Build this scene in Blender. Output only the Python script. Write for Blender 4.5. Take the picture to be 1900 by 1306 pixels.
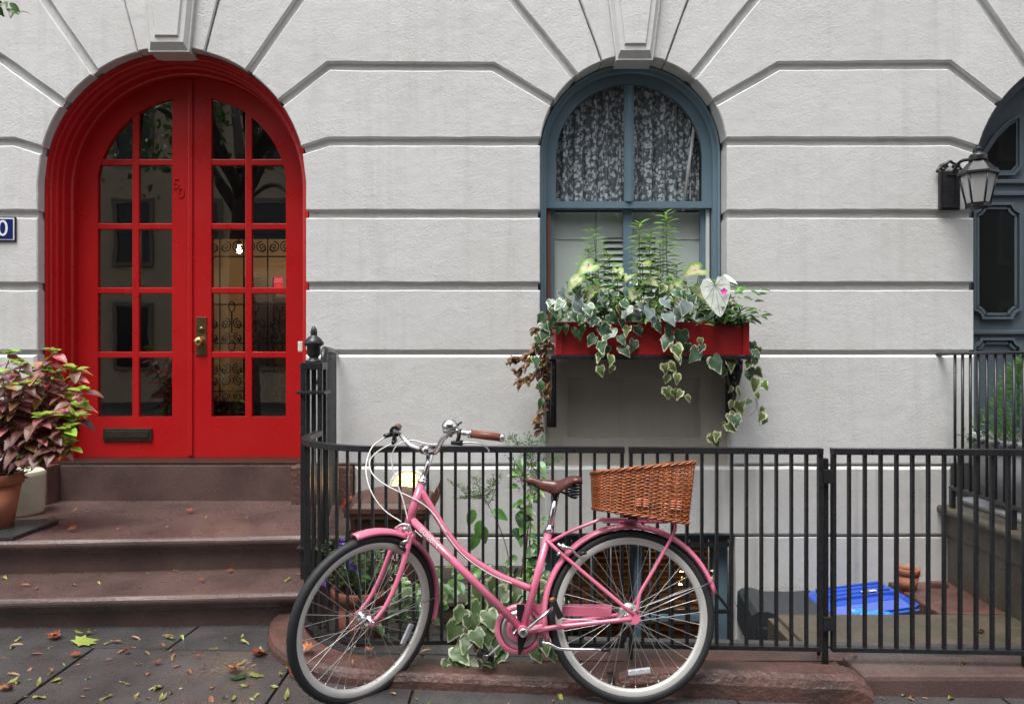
import bpy, bmesh, math, random
from math import sin, cos, pi, radians, sqrt, atan2, acos
from mathutils import Vector, Matrix
random.seed(11)
for o in list(bpy.data.objects): bpy.data.objects.remove(o, do_unlink=True)
scene = bpy.context.scene
col = scene.collection
# ---------------------------------------------------------------- camera, sky, sun, exposure
F, CX, CY, EYE = 1450.0, 950.0, 653.0, 1.40          # focal length and centre in photo pixels, eye height
cam = bpy.data.cameras.new('camera'); cam.sensor_width = 36.0; cam.lens = 36.0 * F / 1900.0
cam.clip_start = 0.05; cam.clip_end = 500
cam_o = bpy.data.objects.new('camera', cam); col.objects.link(cam_o)
cam_o.location = (0, 0, EYE); cam_o.rotation_euler = (radians(90), 0, 0)
scene.camera = cam_o
SUN_EL, SUN_AZ = radians(68), radians(205)             # azimuth measured from +Y, clockwise
w = bpy.data.worlds.new('World'); scene.world = w; w.use_nodes = True
nt = w.node_tree; nt.nodes.clear()
sky = nt.nodes.new('ShaderNodeTexSky'); sky.sky_type = 'NISHITA'; sky.sun_disc = False
sky.sun_elevation = SUN_EL; sky.sun_rotation = SUN_AZ; sky.dust_density = 4.0; sky.air_density = 1.0
hs = nt.nodes.new('ShaderNodeHueSaturation'); hs.inputs['Saturation'].default_value = 0.36
bg = nt.nodes.new('ShaderNodeBackground'); bg.inputs['Strength'].default_value = 0.15
wo = nt.nodes.new('ShaderNodeOutputWorld')
nt.links.new(sky.outputs[0], hs.inputs['Color']); nt.links.new(hs.outputs[0], bg.inputs[0]); nt.links.new(bg.outputs[0], wo.inputs[0])
sun = bpy.data.lights.new('sun', 'SUN'); sun.energy = 1.25; sun.angle = radians(28); sun.color = (1, 0.985, 0.96)
sun_o = bpy.data.objects.new('sun', sun); col.objects.link(sun_o); sun_o.location = (-4, -6, 12)
sd = Vector((sin(SUN_AZ) * cos(SUN_EL), cos(SUN_AZ) * cos(SUN_EL), sin(SUN_EL)))
sun_o.rotation_euler = (-sd).to_track_quat('-Z', 'Y').to_euler()
scene.view_settings.view_transform = 'Standard'; scene.view_settings.look = 'None'
scene.view_settings.gamma = 1; scene.view_settings.exposure = 1.10
scene.view_settings.use_curve_mapping = False
scene.render.engine = 'CYCLES'
scene.cycles.max_bounces = 8; scene.cycles.transparent_max_bounces = 16

def px(x, y, D): return Vector(((x - CX) * D / F, D, EYE - (y - CY) * D / F))
def zg(X): return -0.005 - 0.02 * X                    # the pavement falls gently to the right

# ---------------------------------------------------------------- object helpers
def link(o, parent=None):
    col.objects.link(o)
    if parent: o.parent = parent
    return o
def tag(o, label=None, cat=None, group=None, kind=None):
    if label: o['label'] = label
    if cat: o['category'] = cat
    if group: o['group'] = group
    if kind: o['kind'] = kind
    return o
def thing(name, loc=(0, 0, 0), label=None, cat=None, group=None):
    o = bpy.data.objects.new(name, None); o.empty_display_size = 0.1
    link(o); o.location = loc
    return tag(o, label, cat, group)

class MB:
    def __init__(s): s.v = []; s.f = []; s.sm = []
    def add(s, vs, fs, smooth=False):
        b = len(s.v); s.v += [Vector(q) for q in vs]
        for q in fs: s.f.append(tuple(i + b for i in q)); s.sm.append(smooth)
        return s
    def xf(s, m): s.v = [m @ q for q in s.v]; return s
    def box(s, x0, x1, y0, y1, z0, z1, bev=0.0):
        if bev <= 0:
            vs = [(x, y, z) for z in (z0, z1) for y in (y0, y1) for x in (x0, x1)]
            s.add(vs, [(0, 2, 3, 1), (4, 5, 7, 6), (0, 1, 5, 4), (2, 6, 7, 3), (0, 4, 6, 2), (1, 3, 7, 5)])
        else:
            bm = bmesh.new(); r = bmesh.ops.create_cube(bm, size=1)
            for q in bm.verts: q.co = Vector(((x0 + x1) / 2 + q.co.x * (x1 - x0), (y0 + y1) / 2 + q.co.y * (y1 - y0), (z0 + z1) / 2 + q.co.z * (z1 - z0)))
            bmesh.ops.bevel(bm, geom=bm.edges[:], offset=bev, segments=2, profile=0.6, affect='EDGES')
            s.bm(bm)
        return s
    def bm(s, bm, smooth=False):
        bm.verts.index_update()
        s.add([q.co.copy() for q in bm.verts], [tuple(q.index for q in f.verts) for f in bm.faces], smooth)
        bm.free(); return s
    def tube(s, pts, r, n=8, closed=False, smooth=True, caps=True, sy=1.0):
        pts = [Vector(q) for q in pts]; N = len(pts)
        rs = r if isinstance(r, (list, tuple)) else [r] * N
        tang = []
        for i in range(N):
            if closed: t = pts[(i + 1) % N] - pts[i - 1]
            else: t = pts[min(i + 1, N - 1)] - pts[max(i - 1, 0)]
            tang.append(t.normalized() if t.length > 1e-9 else Vector((0, 0, 1)))
        u = tang[0].orthogonal().normalized()
        if abs(tang[0].z) < 0.9:
            u = Vector((0, 0, 1)).cross(tang[0]).normalized()
        vs = []; prev = tang[0]
        for i in range(N):
            q = prev.rotation_difference(tang[i]); u = q @ u; u = (u - tang[i] * u.dot(tang[i])).normalized(); prev = tang[i]
            w_ = tang[i].cross(u)
            for k in range(n):
                a = 2 * pi * (k + 0.5) / n
                vs.append(pts[i] + (u * cos(a) + w_ * sin(a) * sy) * rs[i])
        fs = []
        for i in range(N if closed else N - 1):
            j = (i + 1) % N
            for k in range(n):
                fs.append((i * n + k, i * n + (k + 1) % n, j * n + (k + 1) % n, j * n + k))
        s.add(vs, fs, smooth)
        if caps and not closed:
            b = len(s.v) - len(vs)
            s.f.append(tuple(b + k for k in range(n))[::-1]); s.sm.append(False)
            s.f.append(tuple(b + (N - 1) * n + k for k in range(n))); s.sm.append(False)
        return s
    def lathe(s, prof, n=20, c=(0, 0, 0), axis='z', smooth=True, flute=None, caps=True):
        vs = []
        for (r, z) in prof:
            for k in range(n):
                a = 2 * pi * k / n; rr = r * (flute(a, z) if flute else 1)
                p = (rr * cos(a), rr * sin(a), z)
                if axis == 'y': p = (p[0], p[2], p[1])
                if axis == 'x': p = (p[2], p[0], p[1])
                vs.append((p[0] + c[0], p[1] + c[1], p[2] + c[2]))
        fs = []
        for i in range(len(prof) - 1):
            for k in range(n): fs.append((i * n + k, i * n + (k + 1) % n, (i + 1) * n + (k + 1) % n, (i + 1) * n + k))
        s.add(vs, fs, smooth)
        b = len(s.v) - len(vs)
        if caps and prof[0][0] > 1e-6: s.f.append(tuple(b + k for k in range(n))[::-1]); s.sm.append(False)
        if caps and prof[-1][0] > 1e-6: s.f.append(tuple(b + (len(prof) - 1) * n + k for k in range(n))); s.sm.append(False)
        return s
    def prism(s, pts, y0, y1):                          # (x,z) polygon counter-clockwise from the camera, extruded in y
        n = len(pts)
        vs = [(p[0], y0, p[1]) for p in pts] + [(p[0], y1, p[1]) for p in pts]
        fs = [tuple(range(n)), tuple(range(n, 2 * n))[::-1]] + [(i, n + i, n + (i + 1) % n, (i + 1) % n) for i in range(n)]
        return s.add(vs, fs)
    def ring(s, A, B, y0, y1):                          # frame between two (x,z) outlines with equal point counts
        n = len(A)
        vs = [(p[0], y0, p[1]) for p in A] + [(p[0], y0, p[1]) for p in B] + [(p[0], y1, p[1]) for p in A] + [(p[0], y1, p[1]) for p in B]
        fs = []
        for i in range(n):
            j = (i + 1) % n
            fs += [(i, j, n + j, n + i), (2 * n + i, 3 * n + i, 3 * n + j, 2 * n + j), (n + i, n + j, 3 * n + j, 3 * n + i), (i, 2 * n + i, 2 * n + j, j)]
        return s.add(vs, fs)
    def mesh(s, name, mat=None, fix=True):
        me = bpy.data.meshes.new(name)
        me.from_pydata([tuple(q) for q in s.v], [], s.f); me.validate()
        if len(me.polygons) == len(s.sm): me.polygons.foreach_set('use_smooth', s.sm)
        if fix:
            bm = bmesh.new(); bm.from_mesh(me); bmesh.ops.recalc_face_normals(bm, faces=bm.faces[:]); bm.to_mesh(me); bm.free()
        if mat: me.materials.append(mat)
        me.update(); return me
    def build(s, name, mat, parent=None, fix=True, **kw):
        o = bpy.data.objects.new(name, s.mesh(name, mat, fix)); link(o, parent)
        return tag(o, **kw)

def inst(name, me, parent, loc, rot=None, scale=1.0):
    o = bpy.data.objects.new(name, me); link(o, parent); o.location = loc
    if rot is not None: o.rotation_euler = rot
    o.scale = (scale,) * 3 if not isinstance(scale, (tuple, list)) else scale
    return o
def crom(pts, n=6, closed=False):
    P = [Vector(q) for q in pts]; out = []; N = len(P)
    for i in range(N if closed else N - 1):
        a = P[(i - 1) % N] if (closed or i > 0) else P[0] * 2 - P[1]
        b = P[i]; c = P[(i + 1) % N]
        d = P[(i + 2) % N] if (closed or i + 2 < N) else P[-1] * 2 - P[-2]
        for k in range(n):
            t = k / n
            out.append(0.5 * ((2 * b) + (c - a) * t + (2 * a - 5 * b + 4 * c - d) * t * t + (3 * b - a - 3 * c + d) * t ** 3))
    if not closed: out.append(P[-1])
    return out
def text_mesh(txt, size, mat, depth=0.0, align='CENTER', spacing=1.0, line=1.0):
    cu = bpy.data.curves.new('lettering', 'FONT'); cu.body = txt; cu.size = size; cu.extrude = depth
    cu.align_x = align; cu.align_y = 'CENTER'; cu.space_character = spacing; cu.space_line = line; cu.resolution_u = 3
    t = bpy.data.objects.new('lettering', cu); col.objects.link(t)
    me = bpy.data.meshes.new_from_object(t.evaluated_get(bpy.context.evaluated_depsgraph_get()))
    bpy.data.objects.remove(t, do_unlink=True); bpy.data.curves.remove(cu)
    me.materials.clear(); me.materials.append(mat); return me

# ---------------------------------------------------------------- materials
def nodes(name):
    m = bpy.data.materials.new(name); m.use_nodes = True
    t = m.node_tree; b = t.nodes['Principled BSDF']
    return m, t, b
def N(t, kind, **kw):
    n = t.nodes.new(kind)
    for k, v_ in kw.items():
        if hasattr(n, k): setattr(n, k, v_)
        else: n.inputs[k.replace('_', ' ')].default_value = v_
    return n
def mixc(t, fac, a, b):
    n = t.nodes.new('ShaderNodeMix'); n.data_type = 'RGBA'
    for s_, v_ in ((0, fac), (6, a), (7, b)):
        if isinstance(v_, bpy.types.NodeSocket): t.links.new(v_, n.inputs[s_])
        else: n.inputs[s_].default_value = v_ if s_ == 0 else ((*v_, 1) if len(v_) == 3 else v_)
    return n.outputs[2]
def ramp(t, src, p0, p1):
    n = t.nodes.new('ShaderNodeMapRange'); n.inputs['From Min'].default_value = p0; n.inputs['From Max'].default_value = p1
    n.clamp = True; t.links.new(src, n.inputs['Value']); return n.outputs[0]
def noise(t, scale, detail=3, rough=0.55, co=None, dist=0.0):
    n = N(t, 'ShaderNodeTexNoise', Scale=scale, Detail=detail, Roughness=rough, Distortion=dist)
    if co is not None: t.links.new(co, n.inputs['Vector'])
    return n.outputs['Fac']
def mat(name, c, rough=0.5, metal=0.0, c2=None, vs=6.0, bump=0.0, bs=60.0, coat=0.0, rv=0.0, world=False, spec=0.5, p=(0.35, 0.7), stretch=None, det=4):
    m, t, b = nodes(name)
    b.inputs['Metallic'].default_value = metal; b.inputs['Roughness'].default_value = rough
    b.inputs['Coat Weight'].default_value = coat; b.inputs['Coat Roughness'].default_value = 0.08
    b.inputs['Specular IOR Level'].default_value = spec
    b.inputs['Base Color'].default_value = (*c, 1)
    if world: co = t.nodes.new('ShaderNodeNewGeometry').outputs['Position']
    else: co = t.nodes.new('ShaderNodeTexCoord').outputs['Object']
    if stretch:
        mp = t.nodes.new('ShaderNodeMapping'); mp.inputs['Scale'].default_value = stretch; t.links.new(co, mp.inputs[0]); co = mp.outputs[0]
    if c2:
        f = ramp(t, noise(t, vs, det, 0.6, co), *p)
        t.links.new(mixc(t, f, c, c2), b.inputs['Base Color'])
    if rv:
        f = noise(t, vs * 1.7, 4, 0.6, co)
        n = t.nodes.new('ShaderNodeMapRange'); n.inputs['From Min'].default_value = 0.3; n.inputs['From Max'].default_value = 0.7
        n.inputs['To Min'].default_value = max(0.03, rough - rv); n.inputs['To Max'].default_value = rough + rv
        t.links.new(f, n.inputs[0]); t.links.new(n.outputs[0], b.inputs['Roughness'])
    if bump:
        bp = N(t, 'ShaderNodeBump', Strength=1.0, Distance=bump)
        t.links.new(noise(t, bs, 4, 0.6, co), bp.inputs['Height']); t.links.new(bp.outputs[0], b.inputs['Normal'])
    return m
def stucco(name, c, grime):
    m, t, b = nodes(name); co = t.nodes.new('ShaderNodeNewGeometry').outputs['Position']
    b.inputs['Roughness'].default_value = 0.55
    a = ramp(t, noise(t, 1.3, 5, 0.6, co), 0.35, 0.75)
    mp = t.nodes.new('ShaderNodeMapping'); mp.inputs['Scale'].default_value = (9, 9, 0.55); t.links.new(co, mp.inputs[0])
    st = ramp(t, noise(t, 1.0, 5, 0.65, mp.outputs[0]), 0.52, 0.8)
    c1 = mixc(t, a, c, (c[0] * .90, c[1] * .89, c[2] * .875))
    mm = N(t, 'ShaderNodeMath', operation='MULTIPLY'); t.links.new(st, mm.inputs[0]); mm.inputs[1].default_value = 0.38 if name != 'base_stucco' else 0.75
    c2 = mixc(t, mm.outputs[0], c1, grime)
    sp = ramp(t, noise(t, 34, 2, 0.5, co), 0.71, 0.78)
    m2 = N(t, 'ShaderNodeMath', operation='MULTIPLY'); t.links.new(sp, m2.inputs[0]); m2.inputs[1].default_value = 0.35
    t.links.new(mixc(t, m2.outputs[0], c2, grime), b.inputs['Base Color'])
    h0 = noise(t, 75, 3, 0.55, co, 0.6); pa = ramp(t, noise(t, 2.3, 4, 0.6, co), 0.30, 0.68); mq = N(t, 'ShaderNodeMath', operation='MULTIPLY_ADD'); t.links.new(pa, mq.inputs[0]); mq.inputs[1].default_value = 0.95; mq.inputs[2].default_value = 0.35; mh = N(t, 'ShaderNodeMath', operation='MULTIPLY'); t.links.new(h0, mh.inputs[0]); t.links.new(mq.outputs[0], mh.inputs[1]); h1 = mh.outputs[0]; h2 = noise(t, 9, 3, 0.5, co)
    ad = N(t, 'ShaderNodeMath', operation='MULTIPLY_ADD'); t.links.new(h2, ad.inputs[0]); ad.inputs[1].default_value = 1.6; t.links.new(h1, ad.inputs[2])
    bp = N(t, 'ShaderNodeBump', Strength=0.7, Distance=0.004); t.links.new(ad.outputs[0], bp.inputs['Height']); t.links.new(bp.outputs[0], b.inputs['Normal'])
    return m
def glassm(name, ior=1.55, tint=(1, 1, 1), rough=0.0):
    m = bpy.data.materials.new(name); m.use_nodes = True; t = m.node_tree; t.nodes.clear()
    o = t.nodes.new('ShaderNodeOutputMaterial'); mx = t.nodes.new('ShaderNodeMixShader')
    fr = N(t, 'ShaderNodeFresnel', IOR=ior); ge_ = t.nodes.new('ShaderNodeNewGeometry'); mi_ = t.nodes.new('ShaderNodeMapRange'); mi_.inputs['To Min'].default_value = ior; mi_.inputs['To Max'].default_value = 1 / ior; t.links.new(ge_.outputs['Backfacing'], mi_.inputs[0]); t.links.new(mi_.outputs[0], fr.inputs['IOR']); tr = t.nodes.new('ShaderNodeBsdfTransparent'); tr.inputs[0].default_value = (*tint, 1)
    gl = t.nodes.new('ShaderNodeBsdfGlossy'); gl.inputs['Roughness'].default_value = rough
    co = t.nodes.new('ShaderNodeNewGeometry').outputs['Position']
    bp = N(t, 'ShaderNodeBump', Strength=0.12, Distance=0.004); t.links.new(noise(t, 3.5, 2, 0.4, co), bp.inputs['Height']); t.links.new(bp.outputs[0], gl.inputs['Normal'])
    t.links.new(fr.outputs[0], mx.inputs[0]); t.links.new(tr.outputs[0], mx.inputs[1]); t.links.new(gl.outputs[0], mx.inputs[2]); t.links.new(mx.outputs[0], o.inputs[0])
    return m
def emit(name, c, s):
    m, t, b = nodes(name); b.inputs['Base Color'].default_value = (*c, 1); b.inputs['Emission Color'].default_value = (*c, 1); b.inputs['Emission Strength'].default_value = s
    return m
def leafm(name, inner, rim=None, e0=0.6, e1=0.85, vein=None, rough=0.4, var=0.35, nz=0.25, ns=40.0, trans=0.25):
    m, t, b = nodes(name); b.inputs['Roughness'].default_value = rough
    oi = t.nodes.new('ShaderNodeObjectInfo'); co = t.nodes.new('ShaderNodeTexCoord').outputs['Object']
    at = N(t, 'ShaderNodeAttribute', attribute_name='edge')
    colr = None
    nn_ = N(t, 'ShaderNodeTexNoise', noise_dimensions='4D', Scale=ns if ns else 1, Detail=3, Roughness=.6); t.links.new(co, nn_.inputs['Vector']); mw_ = N(t, 'ShaderNodeMath', operation='MULTIPLY'); t.links.new(oi.outputs['Random'], mw_.inputs[0]); mw_.inputs[1].default_value = 50; t.links.new(mw_.outputs[0], nn_.inputs['W']); nf = nn_.outputs['Fac']
    base = mixc(t, ramp(t, nf, 0.3, 0.7), inner, tuple(q * 0.62 for q in inner))
    if rim:
        ad = N(t, 'ShaderNodeMath', operation='MULTIPLY_ADD'); t.links.new(nf, ad.inputs[0]); ad.inputs[1].default_value = nz * 2
        sb = N(t, 'ShaderNodeMath', operation='SUBTRACT'); t.links.new(at.outputs['Fac'], sb.inputs[0]); sb.inputs[1].default_value = nz; t.links.new(sb.outputs[0], ad.inputs[2])
        base = mixc(t, ramp(t, ad.outputs[0], e0, e1), base, rim)
    if vein:
        vt = N(t, 'ShaderNodeAttribute', attribute_name='vein'); base = mixc(t, ramp(t, vt.outputs['Fac'], 0.55, 0.95), base, vein)
    hv = t.nodes.new('ShaderNodeHueSaturation')
    mr = t.nodes.new('ShaderNodeMapRange'); mr.inputs['To Min'].default_value = 1 - var; mr.inputs['To Max'].default_value = 1 + var
    t.links.new(oi.outputs['Random'], mr.inputs[0]); t.links.new(mr.outputs[0], hv.inputs['Value'])
    mr2 = t.nodes.new('ShaderNodeMapRange'); mr2.inputs['To Min'].default_value = 0.485; mr2.inputs['To Max'].default_value = 0.515
    t.links.new(oi.outputs['Random'], mr2.inputs[0]); t.links.new(mr2.outputs[0], hv.inputs['Hue'])
    t.links.new(base, hv.inputs['Color']); t.links.new(hv.outputs[0], b.inputs['Base Color'])
    if trans:
        tl = t.nodes.new('ShaderNodeBsdfTranslucent'); t.links.new(hv.outputs[0], tl.inputs[0])
        mx = t.nodes.new('ShaderNodeMixShader'); mx.inputs[0].default_value = trans
        t.links.new(b.outputs[0], mx.inputs[1]); t.links.new(tl.outputs[0], mx.inputs[2]); t.links.new(mx.outputs[0], t.nodes['Material Output'].inputs[0])
    return m

mWALL = stucco('painted_stucco', (0.592, 0.595, 0.585), (0.36, 0.35, 0.33))
mWALLB = stucco('base_stucco', (0.50, 0.50, 0.485), (0.22, 0.21, 0.185))
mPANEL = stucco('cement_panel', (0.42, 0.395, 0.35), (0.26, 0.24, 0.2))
mBROWN = mat('brownstone', (0.112, 0.070, 0.063), 0.30, c2=(0.062, 0.040, 0.036), vs=2.6, bump=0.003, bs=120, rv=0.13, world=True)
mBROWN2 = mat('worn_brownstone', (0.135, 0.063, 0.050), 0.42, c2=(0.042, 0.028, 0.024), vs=4, bump=0.010, bs=38, rv=0.15, world=True, p=(0.32, 0.68), det=8)
mMOSS = mat('mossy_brownstone', (0.085, 0.066, 0.048), 0.5, c2=(0.042, 0.044, 0.028), vs=5, bump=0.005, bs=60, rv=0.1, world=True)
mBED = mat('joint_earth', (0.022, 0.019, 0.016), 0.85, c2=(0.04, 0.03, 0.022), vs=20, bump=0.01, bs=50, world=True)
mSOIL = mat('soil', (0.028, 0.02, 0.015), 0.95, c2=(0.06, 0.04, 0.028), vs=30, bump=0.015, bs=60, world=True)
mFLAG = mat('wet_bluestone', (0.070, 0.067, 0.066), 0.28, c2=(0.040, 0.038, 0.038), vs=3.2, bump=0.003, bs=40, rv=0.17, world=True)
mIRON = mat('black_iron_paint', (0.012, 0.013, 0.015), 0.32, c2=(0.022, 0.022, 0.024), vs=30, bump=0.0008, bs=160, rv=0.08)
mRED = mat('red_door_paint', (0.42, 0.009, 0.011), 0.3, c2=(0.39, 0.008, 0.010), vs=2, bump=0.0010, bs=70, rv=0.07, coat=0.0, spec=0.42, world=True)
mREDBOX = mat('red_box_paint', (0.33, 0.010, 0.012), 0.4, c2=(0.25, 0.008, 0.01), vs=8, bump=0.001, bs=50, rv=0.1)
mBLUE = mat('blue_grey_paint', (0.125, 0.19, 0.235), 0.35, c2=(0.10, 0.16, 0.20), vs=5, bump=0.001, bs=60, world=True)
mBLUE2 = mat('slate_door_paint', (0.09, 0.118, 0.14), 0.3, c2=(0.075, 0.10, 0.12), vs=5, bump=0.0008, bs=60, world=True)
mGLASS = glassm('window_glass', 2.0, (0.9, 0.91, 0.9)); mGLASSU = glassm('sash_glass', 1.5, (0.95, 0.96, 0.95))
mGLASSC = glassm('clear_glass', 1.5, (0.95, 0.97, 0.96))
mBRASS = mat('aged_brass', (0.22, 0.15, 0.07), 0.38, 0.9, c2=(0.13, 0.09, 0.05), vs=25, bump=0.001, bs=90)
mGOLD = mat('polished_brass', (0.6, 0.42, 0.16), 0.22, 1.0)
mBRONZE = mat('bronze_slot', (0.075, 0.065, 0.05), 0.4, 0.7, c2=(0.05, 0.045, 0.035), vs=30)
mWHITE = mat('white_paint', (0.62, 0.62, 0.6), 0.4, c2=(0.55, 0.55, 0.53), vs=6)
mIVORY = mat('ivory_plastic', (0.68, 0.66, 0.58), 0.35)
mPLASTER = mat('warm_plaster', (0.42, 0.32, 0.21), 0.7, c2=(0.36, 0.27, 0.18), vs=3)
mDARKWOOD = mat('dark_wood', (0.035, 0.022, 0.016), 0.4, c2=(0.022, 0.014, 0.011), vs=6)
# ================================================================ THE SETTING
YW = 5.27
# ---- pavement with separate flagstones
g = MB(); g.add([(x, y, zg(x) - 0.022) for y in (-3.4, 3.9) for x in (-12, 12)], [(0, 1, 3, 2)])
g.add([(x, y, zg(x) - 0.022) for y in (3.9, 5.6) for x in (-12, -0.9)], [(0, 1, 3, 2)])
pave = g.build('sidewalk', mBED, kind='structure')
def flag(x0, x1, y0, y1, sk0=0.0, sk1=0.0, dz=0.0):
    e = 0.006; b = 0.001; m = MB(); xm = (x0 + x1) / 2; ym = (y0 + y1) / 2
    def P(x, y, z): return (x - xm, y - ym, z + zg(x) - zg(xm))
    lo = [(x0 + e, y0 + e), (x1 - e, y0 + e), (x1 - e + sk1, y1 - e), (x0 + e + sk0, y1 - e)]
    hi = [(x0 + e + b, y0 + e + b), (x1 - e - b, y0 + e + b), (x1 - e - b + sk1, y1 - e - b), (x0 + e + b + sk0, y1 - e - b)]
    m.add([P(*q, -0.03) for q in lo] + [P(*q, -0.0025) for q in lo] + [P(*q, 0) for q in hi],
          [(8, 9, 10, 11)] + [(i, (i + 1) % 4, 4 + (i + 1) % 4, 4 + i) for i in range(4)] + [(4 + i, 4 + (i + 1) % 4, 8 + (i + 1) % 4, 8 + i) for i in range(4)])
    o = m.build('flagstone', mFLAG, pave); o.location = (xm, ym, zg(xm) + dz)
    return o
stripA = [-6.0, -4.6, -3.1, -1.60, -0.95]
for i in range(len(stripA) - 1): flag(stripA[i], stripA[i + 1], 3.625, 4.15, 0.04 if i else 0, 0.04 if i == 2 else 0.0, -.006)
for xs, y0, y1 in (([-6, -4.4, -3.2, -1.93, -0.97, -0.41, 0.92, 2.05, 3.4, 5], 2.45, 3.615), ([-6, -4.9, -3.4, -2.4, -1.2, 0.1, 1.3, 2.6, 4.2, 5.4], 1.15, 2.44),
                   ([-6, -4.2, -2.9, -1.5, -0.2, 1.1, 2.2, 3.5, 5], -0.2, 1.14), ([-6, -4.6, -3.1, -1.8, -0.6, 0.8, 2.0, 3.6, 5], -1.6, -0.21)):
    for i in range(len(xs) - 1):
        flag(xs[i], xs[i + 1], y0, y1, 0, 0, random.uniform(-.003, .002))
for i, xs in enumerate([(-0.95, 0.35), (0.35, 1.55), (1.55, 3.0), (3.0, 4.6)]): flag(xs[0], xs[1], 3.625, 3.9, 0, 0, -0.004)
r_ = MB(); r_.add([(-40, -40, -0.16), (40, -40, -0.16), (40, -1.75, -0.16), (-40, -1.75, -0.16)], [(0, 1, 2, 3)])
r_.build('road', mat('asphalt', (0.05, 0.05, 0.052), 0.5, c2=(0.035, 0.035, 0.036), vs=3, bump=0.006, bs=90, rv=0.2, world=True), kind='structure')
k_ = MB(); k_.box(-12, 12, -1.75, -1.61, -0.4, 0.0, 0.012); k_.build('kerb', mFLAG, kind='structure')
# ---- sunken areaway behind the fence
a = MB(); a.box(-0.98, 0.14, 3.9, 5.6, -0.35, -0.03)
a.build('areaway_floor', mBED, kind='structure')
a = MB(); a.box(0.14, 1.56, 3.62, 5.9, -1.3, -1.15); a.box(1.56, 2.55, 4.58, 5.6, -1.3, -1.15)
a.build('areaway_pit_floor', mFLAG, kind='structure')
a = MB(); a.box(0.10, 1.60, 3.55, 3.66, -1.3, 0.0)
a.build('areaway_retaining_wall', mBROWN2, kind='structure')

# ================================================================ FACADE
house = thing('townhouse', (0, YW, 0), 'pale grey painted rusticated townhouse front with arched red double door and arched window', 'house')
def hb(m, name, mt, parent=house, **kw):
    o = m.build(name, mt, parent, **kw)
    if parent is house: o.matrix_parent_inverse = Matrix.Translation((0, -YW, 0))
    return o
def arc(cx, cz, R, a0, a1, n=10): return [(cx + R * cos(radians(a0 + (a1 - a0) * i / n)), cz + R * sin(radians(a0 + (a1 - a0) * i / n))) for i in range(n + 1)]
def inset(pts, ds):
    n = len(pts); out = []
    E = []
    for i in range(n):
        a, b = pts[i], pts[(i + 1) % n]; dx, dz = b[0] - a[0], b[1] - a[1]; l = sqrt(dx * dx + dz * dz) or 1e-9
        E.append((-dz / l, dx / l))
    for i in range(n):
        n0, n1 = E[i - 1], E[i]; d0, d1 = ds[i - 1], ds[i]; cr = n0[0] * n1[1] - n0[1] * n1[0]
        if abs(cr) < 0.02: k = (d0 + d1) / 2; out.append((pts[i][0] + n1[0] * k, pts[i][1] + n1[1] * k))
        else:
            out.append((pts[i][0] + (d0 * n1[1] - d1 * n0[1]) / cr, pts[i][1] + (n0[0] * d1 - n1[0] * d0) / cr))
    return out
def block(segs, yf=YW, yb=YW + 0.18, gap=0.027, bev=0.0065, name='stone_block', mt=None, k_wob=True):
    # segs: list of (points, kind); kind is that of the edge leaving each point: j joint, s seam, a free edge
    pts, ks = [], []
    for P, k in segs:
        for q in P: pts.append(q); ks.append(k)
    if k_wob:
        np_, nk = [], []
        for i, q in enumerate(pts):
            b = pts[(i + 1) % len(pts)]; l = sqrt((b[0] - q[0]) ** 2 + (b[1] - q[1]) ** 2); n_ = max(1, int(l / 0.13)) if ks[i] != 'a' else 1
            for j in range(n_): np_.append((q[0] + (b[0] - q[0]) * j / n_, q[1] + (b[1] - q[1]) * j / n_)); nk.append(ks[i])
        pts, ks = np_, nk
    gp = {'j': gap, 's': 0.004, 'a': 0.0}
    p1 = inset(pts, [gp[k] for k in ks]); n = len(pts)
    if k_wob: jt = [(random.gauss(0, .0013), random.gauss(0, .0013)) for _ in range(n)]; p1 = [(q[0] + jt[i][0], q[1] + jt[i][1]) if (ks[i] != 'a' and ks[i - 1] != 'a') else q for i, q in enumerate(p1)]
    p2 = inset(p1, [bev] * n); p2 = [(q[0] + random.gauss(0, .0007), q[1] + random.gauss(0, .0007)) for q in p2]
    m = MB()
    m.add([(q[0], yb, q[1]) for q in p1] + [(q[0], yf + bev, q[1]) for q in p1] + [(q[0], yf, q[1]) for q in p2],
          [tuple(range(2 * n, 3 * n))] + [(i, (i + 1) % n, n + (i + 1) % n, n + i) for i in range(n)] + [(n + i, n + (i + 1) % n, 2 * n + (i + 1) % n, 2 * n + i) for i in range(n)])
    return hb(m, name, mt or mWALL)
D1 = (-2.295, 2.545, 0.905); WN = (0.82, 2.765, 0.63); D3 = (4.02, 2.545, 0.905)
zP, zA, zB, zC, zD, zT = 1.385, 1.843, 2.33, 2.818, 3.327, 4.6
def on(o, ang, r=None): r = r or o[2]; return (o[0] + r * cos(radians(ang)), o[1] + r * sin(radians(ang)))
def ray(o, ang, z): t = (z - o[1]) / sin(radians(ang)); return (o[0] + t * cos(radians(ang)), z)
def angz(o, z): return math.degrees(math.asin((z - o[1]) / o[2]))
def rect(x0, x1, z0, z1, k='jjjj', **kw): return block([([(x0, z0)], k[0]), ([(x1, z0)], k[1]), ([(x1, z1)], k[2]), ([(x0, z1)], k[3])], **kw)
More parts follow.
